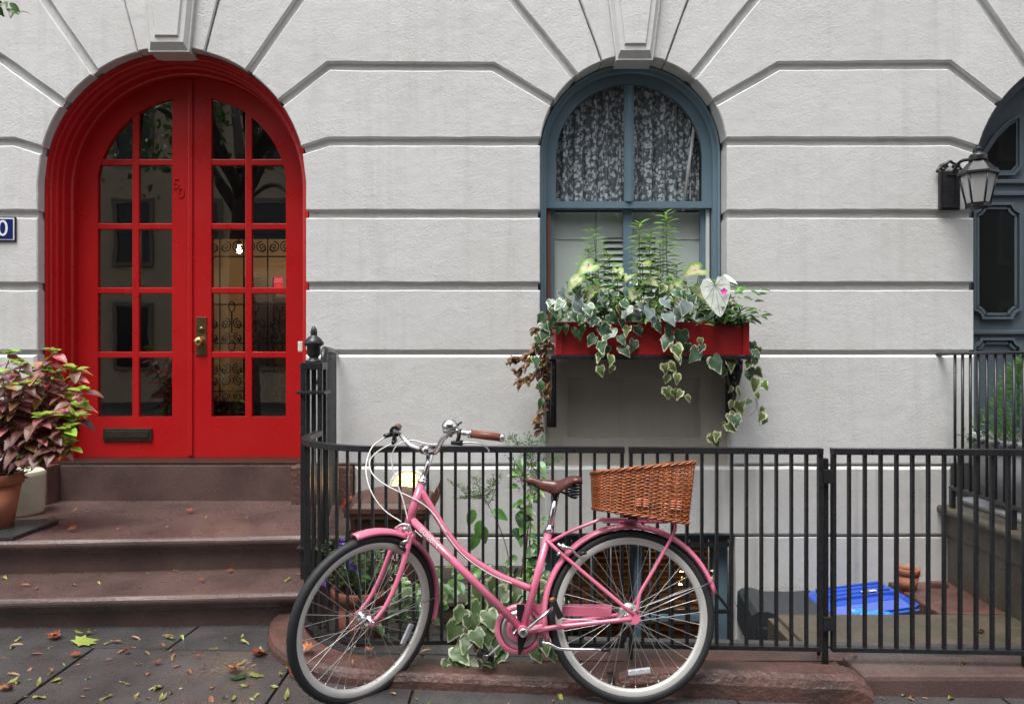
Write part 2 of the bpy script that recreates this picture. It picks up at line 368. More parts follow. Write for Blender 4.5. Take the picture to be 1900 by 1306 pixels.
# pier between the red door and the window
def pier(L, R_, xl, xr, bendl, bendr, g1l, g1r, al, ar, a2l, a2r):
    # L, R_ openings (or None); bendl/bendr: groove C dips to the arch there; g1: bend points of groove D
    for z0, z1 in ((zP, zA), (zA, zB)): rect(xl, xr, z0, z1, 'jaja')
    s = [([(xl, zB)], 'j'), ([(xr, zB)], 'a')]
    def right_arc(z1, z0=None):
        a1 = 180 - angz(R_, z1); a0 = 180 - (angz(R_, z0) if z0 else 0); return arc(*R_, a0, a1, max(1, int(abs(a1 - a0) / 7)))
    def left_arc(z1, z0=None):
        a1 = angz(L, z1); a0 = angz(L, z0) if z0 else 0; return arc(*L, a1, a0, max(1, int(abs(a1 - a0) / 7)))
    zl = 2.76 if bendl else zC; zr = 2.76 if bendr else zC
    P = right_arc(zr); s.append((P[:-1], 'a')); s.append(([P[-1]], 'j'))
    if bendr: s.append(([bendr], 'j'))
    if bendl: s.append(([bendl], 'j'))
    Q = left_arc(zl); s.append((Q, 'a'))
    block(s)
    # course between C and D
    s = [([Q[0]], 'j')] + ([([bendl], 'j')] if bendl else []) + ([([bendr], 'j')] if bendr else [])
    P2 = arc(*R_, 180 - angz(R_, zr), ar, 8); s += [(P2[:-1], 'a'), ([P2[-1]], 'j'), ([g1r], 'j'), ([g1l], 'j')]
    Q2 = arc(*L, al, angz(L, zl), 8); s.append((Q2[:-1], 'a'))
    block(s)
    # the big block above
    s = [([on(L, al)], 'j'), ([g1l], 'j'), ([g1r], 'j')]
    P3 = arc(*R_, ar, a2r, 6); s += [(P3[:-1], 'a'), ([P3[-1]], 'j'), ([ray(R_, a2r, zT)], 'j'), ([ray(L, a2l, zT)], 'j')]
    Q3 = arc(*L, a2l, al, 6); s.append((Q3[:-1], 'a'))
    block(s)
pier(D1, WN, D1[0] + D1[2], WN[0] - WN[2], (-1.236, zC), None, (-1.236, 3.327), (-0.127, 3.322), 36, 150, 55, 129)
pier(WN, D3, WN[0] + WN[2], D3[0] - D3[2], None, (2.96, zC), (1.80, 3.327), (2.95, 3.335), 30, 144, 51, 125)
# pier at the far left (runs out of the picture)
FL = (-8.5, 2.545, 0.905)
pier(FL, D1, FL[0] + FL[2], D1[0] - D1[2], (-7.4, zC), (-3.354, zC), (-7.4, 3.39), (-3.46, 3.388), 36, 144, 55, 125)
# voussoirs and keystones
for o, a1, a2, kw in ((D1, 55, 75.5, 8.6), (WN, 51, 70, 11.2), (D3, 55, 75.5, 8.6)):
    for s_ in (1, -1):
        A = (lambda q: q) if s_ > 0 else (lambda q: 180 - q)
        def poly(b0, b1, k0, k1, yf):
            if s_ > 0:
                Pa = arc(*o, b1, b0, 6); seg = [(Pa[:-1], 'a'), ([Pa[-1]], k0), ([ray(o, b0, zT)], 'j'), ([ray(o, b1, zT)], k1)]
            else:
                Pa = arc(*o, 180 - b0, 180 - b1, 6); seg = [(Pa[:-1], 'a'), ([Pa[-1]], k1), ([ray(o, 180 - b1, zT)], 'j'), ([ray(o, 180 - b0, zT)], k0)]
            # keep counter-clockwise order
            pts = [q for P, _ in seg for q in P]
            ar_ = sum(pts[i - 1][0] * pts[i][1] - pts[i][0] * pts[i - 1][1] for i in range(len(pts)))
            if ar_ < 0:
                flat = [(q, k) for P, k in seg for q in P]; n = len(flat)
                rev = [(flat[n - 1 - i][0], flat[(n - 2 - i) % n][1]) for i in range(n)]; seg = [([q], k) for q, k in rev]
            block(seg, yf=yf)
        poly(a1, a2, 'j', 's', YW)
        poly(a2, 90 - kw * 0.55, 's', 's', YW - 0.012)
    # keystone: sunk fillets and a raised tapering centre panel
    c, cz, R = o; k = MB()
    hw0 = R * sin(radians(kw)); zb = cz + R - 0.045; sl = math.tan(radians(kw)) * 0.62
    def tr(h, z): return [(c - h, z), (c + h, z)]
    ztop = zT
    def lv(h, z0, yf, m=k, yb=YW + 0.12):
        h1 = h + sl * (ztop - z0)
        m.add([(c - h, yb, z0), (c + h, yb, z0), (c + h1, yb, ztop), (c - h1, yb, ztop), (c - h, yf, z0), (c + h, yf, z0), (c + h1, yf, ztop), (c - h1, yf, ztop)],
              [(4, 5, 6, 7), (0, 1, 5, 4), (1, 2, 6, 5), (3, 0, 4, 7), (2, 3, 7, 6), (0, 3, 2, 1)])
    lv(hw0, zb, YW - 0.045)
    hw1 = hw0 * 0.78; h1 = hw0 + sl * (ztop - zb)
    ko = hb(k, 'keystone', mWALL)
    k2 = MB(); ws = [(hw0 * 0.93, zb + 0.012, YW - 0.046), (hw0 * 0.80, zb + 0.055, YW - 0.075), (hw0 * 0.66, zb + 0.075, YW - 0.075)]
    vs = []
    for h, z, y in ws: vs += [(c - h, y, z), (c + h, y, z), (c + h + sl * (ztop - z), y, ztop), (c - h - sl * (ztop - z), y, ztop)]
    fs = []
    for i in range(2): fs += [(4 * i, 4 * i + 1, 4 * i + 5, 4 * i + 4), (4 * i + 1, 4 * i + 2, 4 * i + 6, 4 * i + 5), (4 * i + 3, 4 * i, 4 * i + 4, 4 * i + 7)]
    fs.append((8, 9, 10, 11)); k2.add(vs, fs)
    f2 = MB(); h = hw0 * 0.60; z = zb + 0.085
    f2.add([(c - h, YW - 0.0745, z), (c + h, YW - 0.0745, z), (c + h + sl * (ztop - z), YW - 0.0745, ztop), (c - h - sl * (ztop - z), YW - 0.0745, ztop),
            (c - h * .9, YW - 0.088, z + 0.012), (c + h * .9, YW - 0.088, z + 0.012), (c + h * .9 + sl * (ztop - z), YW - 0.088, ztop), (c - h * .9 - sl * (ztop - z), YW - 0.088, ztop)],
           [(4, 5, 6, 7), (0, 1, 5, 4), (1, 2, 6, 5), (3, 0, 4, 7)])
    p_ = k2.build('keystone_moulding', mWALL, ko); p_.matrix_parent_inverse = Matrix()
    p_ = f2.build('keystone_panel', mWALL, ko)
# backing wall seen in the grooves
gr = 0.014; out = [(-9, 0.627)]
for o in (D1, WN, D3):
    out.append((o[0] - o[2] - gr, 0.627 if o is not WN else 0.60)); out += arc(o[0], o[1], o[2] + gr, 180, 0, 28); out.append((o[0] + o[2] + gr, 0.627 if o is not WN else 0.60))
out += [(9, 0.627), (9, 4.62), (-9, 4.62)]
m = MB(); m.prism(out, YW + 0.035, YW + 0.30); hb(m, 'wall', mWALL)
m = MB(); m.box(-9, 9, YW - 0.0, YW + 0.30, 4.64, 10.5); hb(m, 'upper_wall', mWALL)
# smooth courses below the rustication
kw = dict(gap=0.002, bev=0.016)
rect(-9, D1[0] - D1[2], 0.640, zP - .004, 'aaaa', yf=YW - 0.017, **kw, name='smooth_course')
rect(D1[0] + D1[2], 0.225, 0.640, zP - .004, 'aaaa', yf=YW - 0.017, **kw, name='smooth_course')
rect(1.475, D3[0] - D3[2], 0.640, zP - .004, 'aaaa', yf=YW - 0.017, **kw, name='smooth_course')
kw = dict(gap=0.0015, bev=0.003, yb=YW + 0.25)
rect(-1.06, 2.95, 0.165, 0.636, 'ssss', yf=YW - 0.036, gap=0.0015, bev=0.018, yb=YW + 0.25, name='base_course', mt=mWALLB)
for x0, x1 in ((-1.06, 0.225), (1.495, 2.95)):
    rect(x0, x1, -0.30, 0.163, 'ssss', yf=YW - 0.036, **kw, name='base_course', mt=mWALLB)
    rect(x0, x1, -1.4, -0.302, 'ssss', yf=YW - 0.036, **kw, name='base_course', mt=mWALLB)
# sunk panel under the window
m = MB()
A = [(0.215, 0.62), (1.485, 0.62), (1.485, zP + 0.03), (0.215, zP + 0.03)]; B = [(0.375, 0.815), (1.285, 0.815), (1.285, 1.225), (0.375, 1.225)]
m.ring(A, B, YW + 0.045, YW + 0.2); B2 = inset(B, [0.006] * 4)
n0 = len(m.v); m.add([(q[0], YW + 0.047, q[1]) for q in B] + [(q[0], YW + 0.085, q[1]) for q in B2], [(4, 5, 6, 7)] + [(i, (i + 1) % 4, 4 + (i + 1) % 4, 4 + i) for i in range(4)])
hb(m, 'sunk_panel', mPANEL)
m = MB(); m.box(0.20, 1.45, YW + 0.02, YW + 0.25, zP + 0.03, zP + 0.075, 0.006); hb(m, 'window_sill', mWALL)

# ================================================================ sweep round an arched opening
def sweep(prof, o, z0, n=28, m=None, rot=False):
    m = m or MB(); c, cz, R = o; k = len(prof); vs = []
    path = [(-1, z0)] + [180 - 180 * i / n for i in range(n + 1)] + [(1, z0)]
    for p in path:
        for (r, y) in prof:
            if isinstance(p, tuple): vs.append((c + p[0] * (R - r), y, p[1]))
            else: vs.append((c + (R - r) * cos(radians(p)), y, cz + (R - r) * sin(radians(p))))
    fs = [(i * k + j, i * k + j + 1, (i + 1) * k + j + 1, (i + 1) * k + j) for i in range(len(path) - 1) for j in range(k - 1)]
    return m.add(vs, fs, False)
# ---- red door
zS = 0.627
prof = [(0.002, 5.44), (0.002, 5.352), (0.004, 5.346), (0.022, 5.350), (0.026, 5.368), (0.036, 5.376), (0.042, 5.405), (0.058, 5.412), (0.060, 5.455), (0.072, 5.462), (0.076, 5.535), (0.088, 5.545), (0.090, 5.70)]
hb(sweep(prof, D1, zS, 36), 'door_frame', mRED)
m = MB(); m.box(D1[0] - 0.90, D1[0] + 0.90, 5.36, 5.75, zS - 0.02, zS + 0.018, 0.004); hb(m, 'threshold', mBRONZE)
YD = 5.60; RG = 0.685; RO = 0.816
Zr = [0.937, 1.38, 1.84, 2.30, 2.76]
def leaf_outlines(s):
    xi, xo, gi, go = (0.002, RO, 0.14, 0.675)
    n = 12
    a0 = acos(xi / RO); O = [(RO, zS + 0.02)] + [(RO * cos(a0 * i / n), D1[1] + RO * sin(a0 * i / n)) for i in range(n + 1)] + [(xi, zS + 0.02)]
    a1 = acos(gi / RG); ab = acos(go / RG); I = [(go, Zr[0])] + [(RG * cos(ab + (a1 - ab) * i / n), D1[1] + RG * sin(ab + (a1 - ab) * i / n)) for i in range(n + 1)] + [(gi, Zr[0])]
    return [(D1[0] + s * x, z) for x, z in O], [(D1[0] + s * x, z) for x, z in I]
def gx(z):                                              # outer glass half-width at height z
    return 0.675 if z <= D1[1] + 0.11 else sqrt(max(0.0, RG * RG - (z - D1[1]) ** 2))
for s in (-1, 1):
    O, I = leaf_outlines(s); m = MB(); m.ring(O, I, YD, YD + 0.05)
    leaf = hb(m, 'door_leaf', mRED)
    b = MB(); I2 = inset(I if s < 0 else I[::-1], [0.010] * len(I)); I2 = I2 if s < 0 else I2[::-1]
    n = len(I); b.add([(q[0], YD + 0.006, q[1]) for q in I] + [(q[0], YD + 0.022, q[1]) for q in I2], [(i, (i + 1) % n, n + (i + 1) % n, n + i) for i in range(n)])
    b.build('glazing_bead', mRED, leaf)
    xm = 0.405
    def bar(x0, x1, z0, z1):
        q = MB(); a, b_ = sorted((D1[0] + s * x0, D1[0] + s * x1)); q.box(a, b_, YD + 0.004, YD + 0.042, z0, z1, 0.006); q.build('muntin', mRED, leaf)
    mw = 0.024
    zt = D1[1] + sqrt(RG * RG - xm * xm)
    bar(xm - mw, xm + mw, Zr[0] - 0.006, zt + 0.01)
    rows = Zr + [None]
    for z in Zr[1:]:
        bar(0.134, xm - mw + .001, z - 0.022, z + 0.022); bar(xm + mw - .001, gx(z) + 0.006, z - 0.022, z + 0.022)
    for i in range(5):
        z0 = Zr[i] if i == 0 else Zr[i] + 0.018
        for x0, x1 in ((0.135, xm - 0.02), (xm + 0.02, 0.70)):
            P = []
            if i < 4:
                z1 = Zr[i + 1] - 0.018
                P = [(x0, z0), (min(x1, gx(z0) + 0.006), z0), (min(x1, gx(z1) + 0.006), z1), (x0, z1)]
            else:
                zz = lambda x: D1[1] + sqrt(max(0, (RG + .004) ** 2 - x * x)); xe = min(x1, gx(z0) + 0.004)
                P = [(x0, z0), (xe, z0)] + [(xe + (x0 - xe) * q / 8, zz(xe + (x0 - xe) * q / 8)) for q in range(1, 9)]
            P = [(D1[0] + s * x, z) for x, z in P]
            if s < 0: P = P[::-1]
            q = MB(); q.prism(P, YD + 0.020, YD + 0.025); q.build('pane', mGLASS, leaf)
    if s < 0:
        q = MB(); q.box(D1[0] - 0.022, D1[0] + 0.010, YD - 0.014, YD + 0.0, zS + 0.03, D1[1] + RO - 0.015, 0.005); q.build('astragal', mRED, leaf)
        q = MB(); q.box(-2.925, -2.575, YD - 0.016, YD - .0005, 0.765, 0.855, 0.006); sl_ = q.build('mail_slot', mBRONZE, leaf)
        q = MB(); q.box(-2.905, -2.595, YD - 0.021, YD - 0.0165, 0.785, 0.838, 0.004); q.build('slot_flap', mBRONZE, leaf)
        for ch, X, Z in (('5', -2.405, 2.60), ('0', -2.37, 2.535)):
            o = bpy.data.objects.new('house_number', text_mesh(ch, 0.11, mRED, 0.004)); link(o, leaf); o.location = (X, YD - 0.003, Z); o.rotation_euler = (radians(90), 0, 0)
    else:
        q = MB(); q.box(-2.262, -2.186, YD - 0.008, YD - .0005, 1.375, 1.650, 0.003); q.build('lock_plate', mBRASS, leaf)
        q = MB(); q.lathe([(0.0, -0.055), (0.02, -0.053), (0.033, -0.04), (0.034, -0.03), (0.022, -0.016), (0.012, -0.01), (0.014, 0.0)], 20, (-2.232, YD - 0.008, 1.475), 'y'); q.build('door_knob', mGOLD, leaf)
        q = MB(); q.lathe([(0.0, -0.006), (0.017, -0.006), (0.019, 0.0)], 18, (-2.224, YD - 0.0085, 1.563), 'y'); q.lathe([(0.0, -.011), (0.006, -0.011), (0.006, 0.0)], 10, (-2.224, YD - 0.0145, 1.563), 'y'); q.build('lock_cylinder', mBRASS, leaf)
        q = MB(); q.box(-1.712, -1.648, YD + 0.0185, YD + 0.0195, 1.862, 1.942)
        stk = q.build('sticker', mat('red_sticker', (0.7, 0.03, 0.04), 0.4), leaf)
        for ln, sz, dz in (('I AM THE', 0.0145, 0.018), ('RESISTANCE', 0.0115, 0.003), ('__', 0.02, -0.012), ('____', 0.012, -0.026)):
            o = bpy.data.objects.new('sticker_lettering', text_mesh(ln, sz, mWHITE)); link(o, leaf); o.location = (-1.680, YD + 0.0178, 1.902 + dz); o.rotation_euler = (radians(90), 0, 0)
        q = MB(); q.box(-1.505, -1.470, 5.485, 5.53, 1.40, 1.475, 0.008); hb(q, 'door_bell_button', mIVORY)
# ---- vestibule behind the red door
v = MB(); v.box(-3.25, -1.34, 5.70, 5.72, 0.55, 0.56)
v = MB()
v.add([(-3.25, 5.68, 0.6), (-1.30, 5.68, 0.6), (-1.30, 7.0, 0.6), (-3.25, 7.0, 0.6), (-3.25, 5.68, 3.6), (-1.30, 5.68, 3.6), (-1.30, 7.0, 3.6), (-3.25, 7.0, 3.6)],
      [(0, 1, 2, 3), (4, 7, 6, 5), (0, 3, 7, 4), (1, 5, 6, 2)])
hb(v, 'vestibule', mDARKWOOD, fix=False)
v = MB(); A = [(-3.25, 0.6), (-1.30, 0.6), (-1.30, 3.6), (-3.25, 3.6)]; B = [(-2.83, 0.95), (-1.88, 0.95), (-1.88, 2.42), (-2.83, 2.42)]; v.ring(A, B, 6.9, 6.95)
hb(v, 'inner_door', mDARKWOOD)
v = MB(); v.add([(-4.2, 6.97, 0.6), (-1.0, 6.97, 0.6), (-1.0, 9.6, 0.6), (-4.2, 9.6, 0.6), (-4.2, 6.97, 3.4), (-1.0, 6.97, 3.4), (-1.0, 9.6, 3.4), (-4.2, 9.6, 3.4)],
               [(0, 1, 2, 3), (4, 7, 6, 5), (0, 3, 7, 4), (1, 5, 6, 2), (2, 6, 7, 3)])
hb(v, 'hallway', mPLASTER, fix=False)
v = MB(); v.box(-3.05, -2.72, 8.9, 9.0, 0.62, 2.25, .01); v.box(-2.36, -2.24, 8.6, 9.0, 0.62, 3.3, .01); hb(v, 'hall_door', mDARKWOOD)
# scrolled iron grille on the inner door
gr_ = thing('inner_door_grille', (-2.355, 6.86, 0.95), 'dark scrolled wrought iron grille seen through the red door glass', 'grille')
def spiral(cx, cz, r0, a0, turns, sgn=1, n=18, r1=0.008): return [(cx + (r0 + (r1 - r0) * i / n) * cos(a0 + sgn * turns * 2 * pi * i / n), 0, cz + (r0 + (r1 - r0) * i / n) * sin(a0 + sgn * turns * 2 * pi * i / n)) for i in range(n + 1)]
q = MB(); q.box(-0.475, 0.475, -.008, .008, 0.0, 0.02); q.box(-.475, .475, -.008, .008, 1.44, 1.46)
for z in (0.10, 0.52, 0.86, 1.28): q.box(-.475, .475, -.006, .006, z, z + 0.012)
q.build('frame', mIRON, gr_)
for i in range(9):
    x = -0.42 + i * 0.105; q = MB(); q.tube([(x, 0, 0.0), (x, 0, 1.45)] if i % 2 == 0 else [(x, 0, 0.62), (x, 0, 0.80)], 0.006, 6)
    for zc in (0.80, 0.46):
        if i % 2: q.tube([(x + .028 * sin(t) * (1 if 1 else 1), 0, zc + 0.045 - 0.045 * cos(t)) for t in [k * 2 * pi / 14 for k in range(14)]], 0.005, 5, closed=True)
    q.build('bar', mIRON, gr_)
for i in range(8):
    x = -0.3675 + i * 0.105; sg = 1 if i % 2 else -1; q = MB()
    for zc, r in ((1.37, 0.052), (0.70, 0.045), (0.30, 0.05), (0.20, 0.045), (0.06, 0.04), (0.58, 0.04)):
        q.tube(spiral(x, zc, r, pi / 2, 1.6, sg), 0.0055, 5); q.tube(spiral(x + 0.02 * sg, zc - 0.02, r * .55, -pi / 2, 1.2, -sg), 0.005, 5)
    q.build('scroll', mIRON, gr_)
lamp = thing('hall_lamp', (-2.86, 8.2, 2.47), 'small glowing bulb lamp in the hall behind the red door', 'lamp')
q = MB(); q.lathe([(0, -.036), (0.022, -.025), (0.029, 0), (0.02, .025), (0.012, .05), (0, .052)], 16); q.build('bulb', emit('hall_bulb', (1, 0.66, 0.34), 330), lamp)
q = MB(); q.tube([(0, 0, .05), (0, 0, .9)], 0.008, 6); q.lathe([(.03, .05), (.02, .09), (.0, .1)], 14); q.build('stem', mBRASS, lamp)

# ================================================================ blue arched window
fr = hb(sweep([(0.002, 5.50), (0.002, 5.425), (0.010, 5.412), (0.022, 5.422), (0.026, 5.44), (0.042, 5.445), (0.050, 5.455), (0.053, 5.60)], WN, zP + 0.06, 32), 'window_frame', mBLUE)
zM = 2.43
def arched(cx, cz, R, x0, z0, n=16):                   # outline, counter-clockwise from the lower right
    a0 = acos(min(1, x0 / R)); return [(cx + x0, z0)] + [(cx + R * cos(a0 + (pi - 2 * a0) * i / n), cz + R * sin(a0 + (pi - 2 * a0) * i / n)) for i in range(n + 1)] + [(cx - x0, z0)]
up = MB(); up.ring(arched(0.82, 2.765, 0.582, 0.582, zM - 0.022), arched(0.82, 2.765, 0.512, 0.512, zM + 0.024), 5.475, 5.515)
ups = hb(up, 'upper_sash', mBLUE)
q = MB(); q.box(0.787, 0.853, 5.470, 5.51, zM + 0.02, 3.272, 0.006); q.build('muntin', mBLUE, ups)
q = MB(); q.box(0.803, 0.837, 5.462, 5.4695, zM + 0.02, 3.268, 0.003); q.build('muntin_fillet', mBLUE, ups)
for s in (-1, 1):
    P = [(0.82 + s * x, z) for x, z in [(0.03, zM + 0.02), (0.516, zM + 0.02)] + [(0.516 * cos(t), 2.765 + 0.516 * sin(t)) for t in [k * (pi / 2 - 0.058) / 10 for k in range(11)]]]
    if s < 0: P = P[::-1]
    q = MB(); q.prism(P, 5.490, 5.494); q.build('pane', mGLASSU, ups)
lo = MB(); lo.ring([(0.245, zP + .06), (1.395, zP + .06), (1.395, zM + 0.02), (0.245, zM + 0.02)], [(0.30, zP + 0.13), (1.335, zP + 0.13), (1.335, zM - 0.022), (0.30, zM - 0.022)], 5.53, 5.57)
los = hb(lo, 'lower_sash', mBLUE)
q = MB(); q.box(0.787, 0.853, 5.527, 5.567, zP + 0.12, zM - 0.02, 0.006); q.build('muntin', mBLUE, los)
for x0, x1 in ((0.295, 0.79), (0.85, 1.34)):
    q = MB(); q.box(x0, x1, 5.545, 5.549, zP + .125, zM - .018); q.build('pane', mGLASSC, los)
q = MB(); q.box(0.247, 0.272, 5.505, 5.529, zP + .07, zM - .025, 0.003); hb(q, 'sash_track', mat('copper_track', (0.20, 0.085, 0.05), 0.5, 0.3))
q = MB(); q.box(1.368, 1.392, 5.505, 5.529, zP + .07, zM - .025, 0.003); hb(q, 'sash_track', mWHITE)
# lace curtain
def lace():
    m, t, b = nodes('lace'); co = t.nodes.new('ShaderNodeTexCoord').outputs['Object']
    vo = N(t, 'ShaderNodeTexVoronoi', Scale=30.0, distance='EUCLIDEAN'); t.links.new(co, vo.inputs['Vector'])
    f1 = noise(t, 40, 4, 0.7, co, 1.2)
    ad = N(t, 'ShaderNodeMath', operation='MULTIPLY_ADD'); t.links.new(vo.outputs['Distance'], ad.inputs[0]); ad.inputs[1].default_value = -0.55; t.links.new(f1, ad.inputs[2])
    al = ramp(t, ad.outputs[0], 0.20, 0.30)
    mr = t.nodes.new('ShaderNodeMapRange'); mr.inputs['To Min'].default_value = 0.62; mr.inputs['To Max'].default_value = 1.0; t.links.new(al, mr.inputs[0])
    b.inputs['Roughness'].default_value = 0.9; t.links.new(mixc(t, al, (0.22, 0.25, 0.29), (0.66, 0.70, 0.76)), b.inputs['Base Color'])
    t.links.new(mr.outputs[0], b.inputs['Alpha']); return m
cu = MB(); nx, nz = 90, 10
for (x0, x1, ph) in ((0.30, 0.815, 0.0), (0.855, 1.335, 1.7)):
    vs = []; 
    for j in range(nz + 1):
        z = 2.42 + (3.36 - 2.42) * j / nz
        for i in range(nx + 1):
            x = x0 + (x1 - x0) * i / nx
            vs.append((x + 0.008 * sin(x * 50 + z), 5.566 + 0.022 * sin(x * 62 + ph + 0.6 * sin(z * 3 + ph)) + 0.012 * sin(x * 137 + ph), z))
    cu.add(vs, [(j * (nx + 1) + i, j * (nx + 1) + i + 1, (j + 1) * (nx + 1) + i + 1, (j + 1) * (nx + 1) + i) for j in range(nz) for i in range(nx)], True)
hb(cu, 'lace_curtain', lace(), fix=False)
q = MB(); q.tube([(1.21, 5.53, 2.40), (1.29, 5.53, 3.0)], 0.012, 6); hb(q, 'curtain_batten', mWHITE)
# pale room with panelled louvre shutters behind the lower sash
mROOM = mat('pale_room_paint', (0.66, 0.69, 0.68), 0.6, c2=(0.60, 0.63, 0.62), vs=4)
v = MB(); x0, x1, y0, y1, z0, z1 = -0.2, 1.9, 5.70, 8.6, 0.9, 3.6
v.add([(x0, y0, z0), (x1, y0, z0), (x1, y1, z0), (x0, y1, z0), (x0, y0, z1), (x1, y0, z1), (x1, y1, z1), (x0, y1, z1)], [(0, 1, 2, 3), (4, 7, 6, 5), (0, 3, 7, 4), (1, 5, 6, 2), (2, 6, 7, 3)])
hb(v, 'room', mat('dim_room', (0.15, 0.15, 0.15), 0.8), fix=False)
for sx0, sx1 in ((0.24, 0.60), (0.605, 0.845), (0.85, 1.08), (1.085, 1.42)):
    sh = MB(); hasl = 0.5 < (sx0 + sx1) / 2 < 1.05
    if hasl:
        sh.ring([(sx0, 1.30), (sx1, 1.30), (sx1, 2.40), (sx0, 2.40)], [(sx0 + .05, 1.36), (sx1 - .05, 1.36), (sx1 - .05, 2.22), (sx0 + .05, 2.22)], 5.60, 5.63)
    else: sh.box(sx0, sx1, 5.60, 5.63, 1.30, 2.40, .004)
    so = hb(sh, 'interior_shutter', mROOM)
    if hasl:
        for k in range(19):
            z = 1.375 + k * 0.0455; l = MB(); l.add([(sx0 + .045, 5.603, z), (sx1 - .045, 5.603, z), (sx1 - .045, 5.627, z + .034), (sx0 + .045, 5.627, z + .034), (sx0 + .045, 5.606, z - .003), (sx1 - .045, 5.606, z - .003), (sx1 - .045, 5.63, z + .031), (sx0 + .045, 5.63, z + .031)],
                 [(0, 1, 2, 3), (7, 6, 5, 4), (0, 4, 5, 1), (3, 2, 6, 7)]); l.build('louvre', mROOM, so)
    else:
        l = MB(); l.ring([(sx0 + .06, 1.40), (sx1 - .06, 1.40), (sx1 - .06, 2.22), (sx0 + .06, 2.22)], [(sx0 + .075, 1.415), (sx1 - .075, 1.415), (sx1 - .075, 2.205), (sx0 + .075, 2.205)], 5.593, 5.599); l.build('panel_moulding', mROOM, so)
# ================================================================ slate-coloured arched door at the right
hb(sweep([(-0.012, 5.50), (-0.012, 5.40), (0.02, 5.40), (0.03, 5.42), (0.07, 5.42), (0.075, 5.45), (0.08, 5.62)], D3, zS, 30), 'slate_door_frame', mBLUE2)
R3 = 0.83
def half(o, R, x0, z0, z1=None): pass
O = [(D3[0] - R3, zS + .01), (D3[0], zS + .01)] + [(D3[0] + R3 * cos(t), D3[1] + R3 * sin(t)) for t in [pi / 2 + k * (pi / 2) / 14 for k in range(15)]]
lf = MB(); lf.prism(O, 5.52, 5.56); l3 = hb(lf, 'slate_door_leaf', mBLUE2)
def cut_rect(x0, x1, z0, z1, r):                        # rectangle with scooped corners
    P = []
    for cx_, cz_, a0 in ((x0, z0, 90), (x1, z0, 180), (x1, z1, 270), (x0, z1, 0)):
        P += [(cx_ + r * cos(radians(a0 - 90 * i / 5)), cz_ + r * sin(radians(a0 - 90 * i / 5))) for i in range(6)]
    return P
def panel(x0, x1, z0, z1, r, glass):
    P = cut_rect(x0, x1, z0, z1, r); f = MB()
    for d, y0, y1 in ((0.0, 5.490, 5.5195), (0.028, 5.502, 5.5195)):
        a_ = inset(P, [d] * len(P)); b_ = inset(P, [d + 0.018] * len(P)); f.ring(a_, b_, y0, y1)
    f.build('panel_moulding', mBLUE2, l3)
    if glass: q = MB(); q.prism(inset(P, [0.03] * len(P)), 5.508, 5.512); q.build('pane', mat('dark_door_glass', (0.010, 0.012, 0.012), 0.03, spec=0.6), l3)
panel(3.245, 3.585, 1.63, 2.45, 0.06, True)
panel(3.245, 3.585, 0.80, 1.50, 0.05, False)
panel(3.66, 3.98, 1.63, 2.45, 0.06, True)
P = [(3.25, 2.64), (3.53, 2.64), (3.585, 2.70), (3.585, 3.08), (3.48, 3.02), (3.39, 2.93), (3.31, 2.81), (3.265, 2.72)]; f = MB(); f.ring(P, inset(P, [.02] * 8), 5.488, 5.5195); f.ring(inset(P, [.024] * 8), inset(P, [.036] * 8), 5.50, 5.5195); f.build('panel_moulding', mBLUE2, l3)
q = MB(); q.prism(inset(P, [.03] * 8), 5.508, 5.512); q.build('pane', bpy.data.materials['dark_door_glass'], l3)
for z in (1.525, 2.50, 2.585): q = MB(); q.box(3.19, 4.02, 5.495, 5.5195, z, z + .028, .004); q.build('door_rail', mBLUE2, l3)

# ================================================================ STOOPS
stoop = thing('brownstone_stoop', (-2.3, 4.6, 0), 'wet brownstone steps with rounded nosings leading to the red door', 'steps')
def sb(m, name, mt, par, **kw):
    o = m.build(name, mt, par, **kw); o.matrix_parent_inverse = Matrix.Translation(-Vector(par.location)); return o
def step(x0, x1, yf, yb, zt, zb, shear, par, r=0.027, mt=None):
    m = MB(); prof = []
    for k in range(9):                                   # rounded nosing
        t = pi / 2 - pi * k / 8; prof.append((-r * cos(t) + 0.0, zt - r + r * sin(t)))
    prof += [(0.004, zt - 2 * r - 0.002), (0.010, zt - 2 * r - 0.012), (0.024, zt - 2 * r - 0.018), (0.030, zt - 2 * r - 0.03), (0.030, zb)]
    vs = []; n = len(prof); cols = [x0 + (x1 - x0) * i / 12 for i in range(13)]
    for x in cols:
        yy = yf + shear * (x + 1.05)
        vs += [(x, yb, zt)] + [(x, yy + p[0], p[1] + random.uniform(-.0018, .0018)) for p in prof] + [(x, yb, zb)]
    k = n + 2
    fs = [(i * k + j, i * k + j + 1, (i + 1) * k + j + 1, (i + 1) * k + j) for i in range(12) for j in range(k - 1)]
    fs += [tuple(range(k)), tuple(range(12 * k, 13 * k))[::-1]]
    m.add(vs, fs, False); o = sb(m, 'step', mt or mBROWN, par)
    return o
step(-4.4, -1.0, 3.955, 4.6, 0.19, -0.15, 0.08, stoop)
step(-4.4, -0.93, 4.37, 5.6, 0.38, -0.10, 0.08, stoop)
m = MB(); m.box(-3.10, -1.48, 5.355, 5.9, 0.36, zS - 0.002, 0.008); sb(m, 'door_step', mBROWN, stoop)
for x0, x1 in ((-1.478, -1.065), (-3.75, -3.102)):
    m = MB(); m.box(x0, x1, 5.215, 5.55, 0.37, zS + 0.008, 0.012); sb(m, 'plinth_block', mBROWN2, stoop)
stoop2 = thing('neighbour_stoop', (3.4, 4.8, 0), 'mossy brownstone side of the stoop below the slate grey door', 'steps')
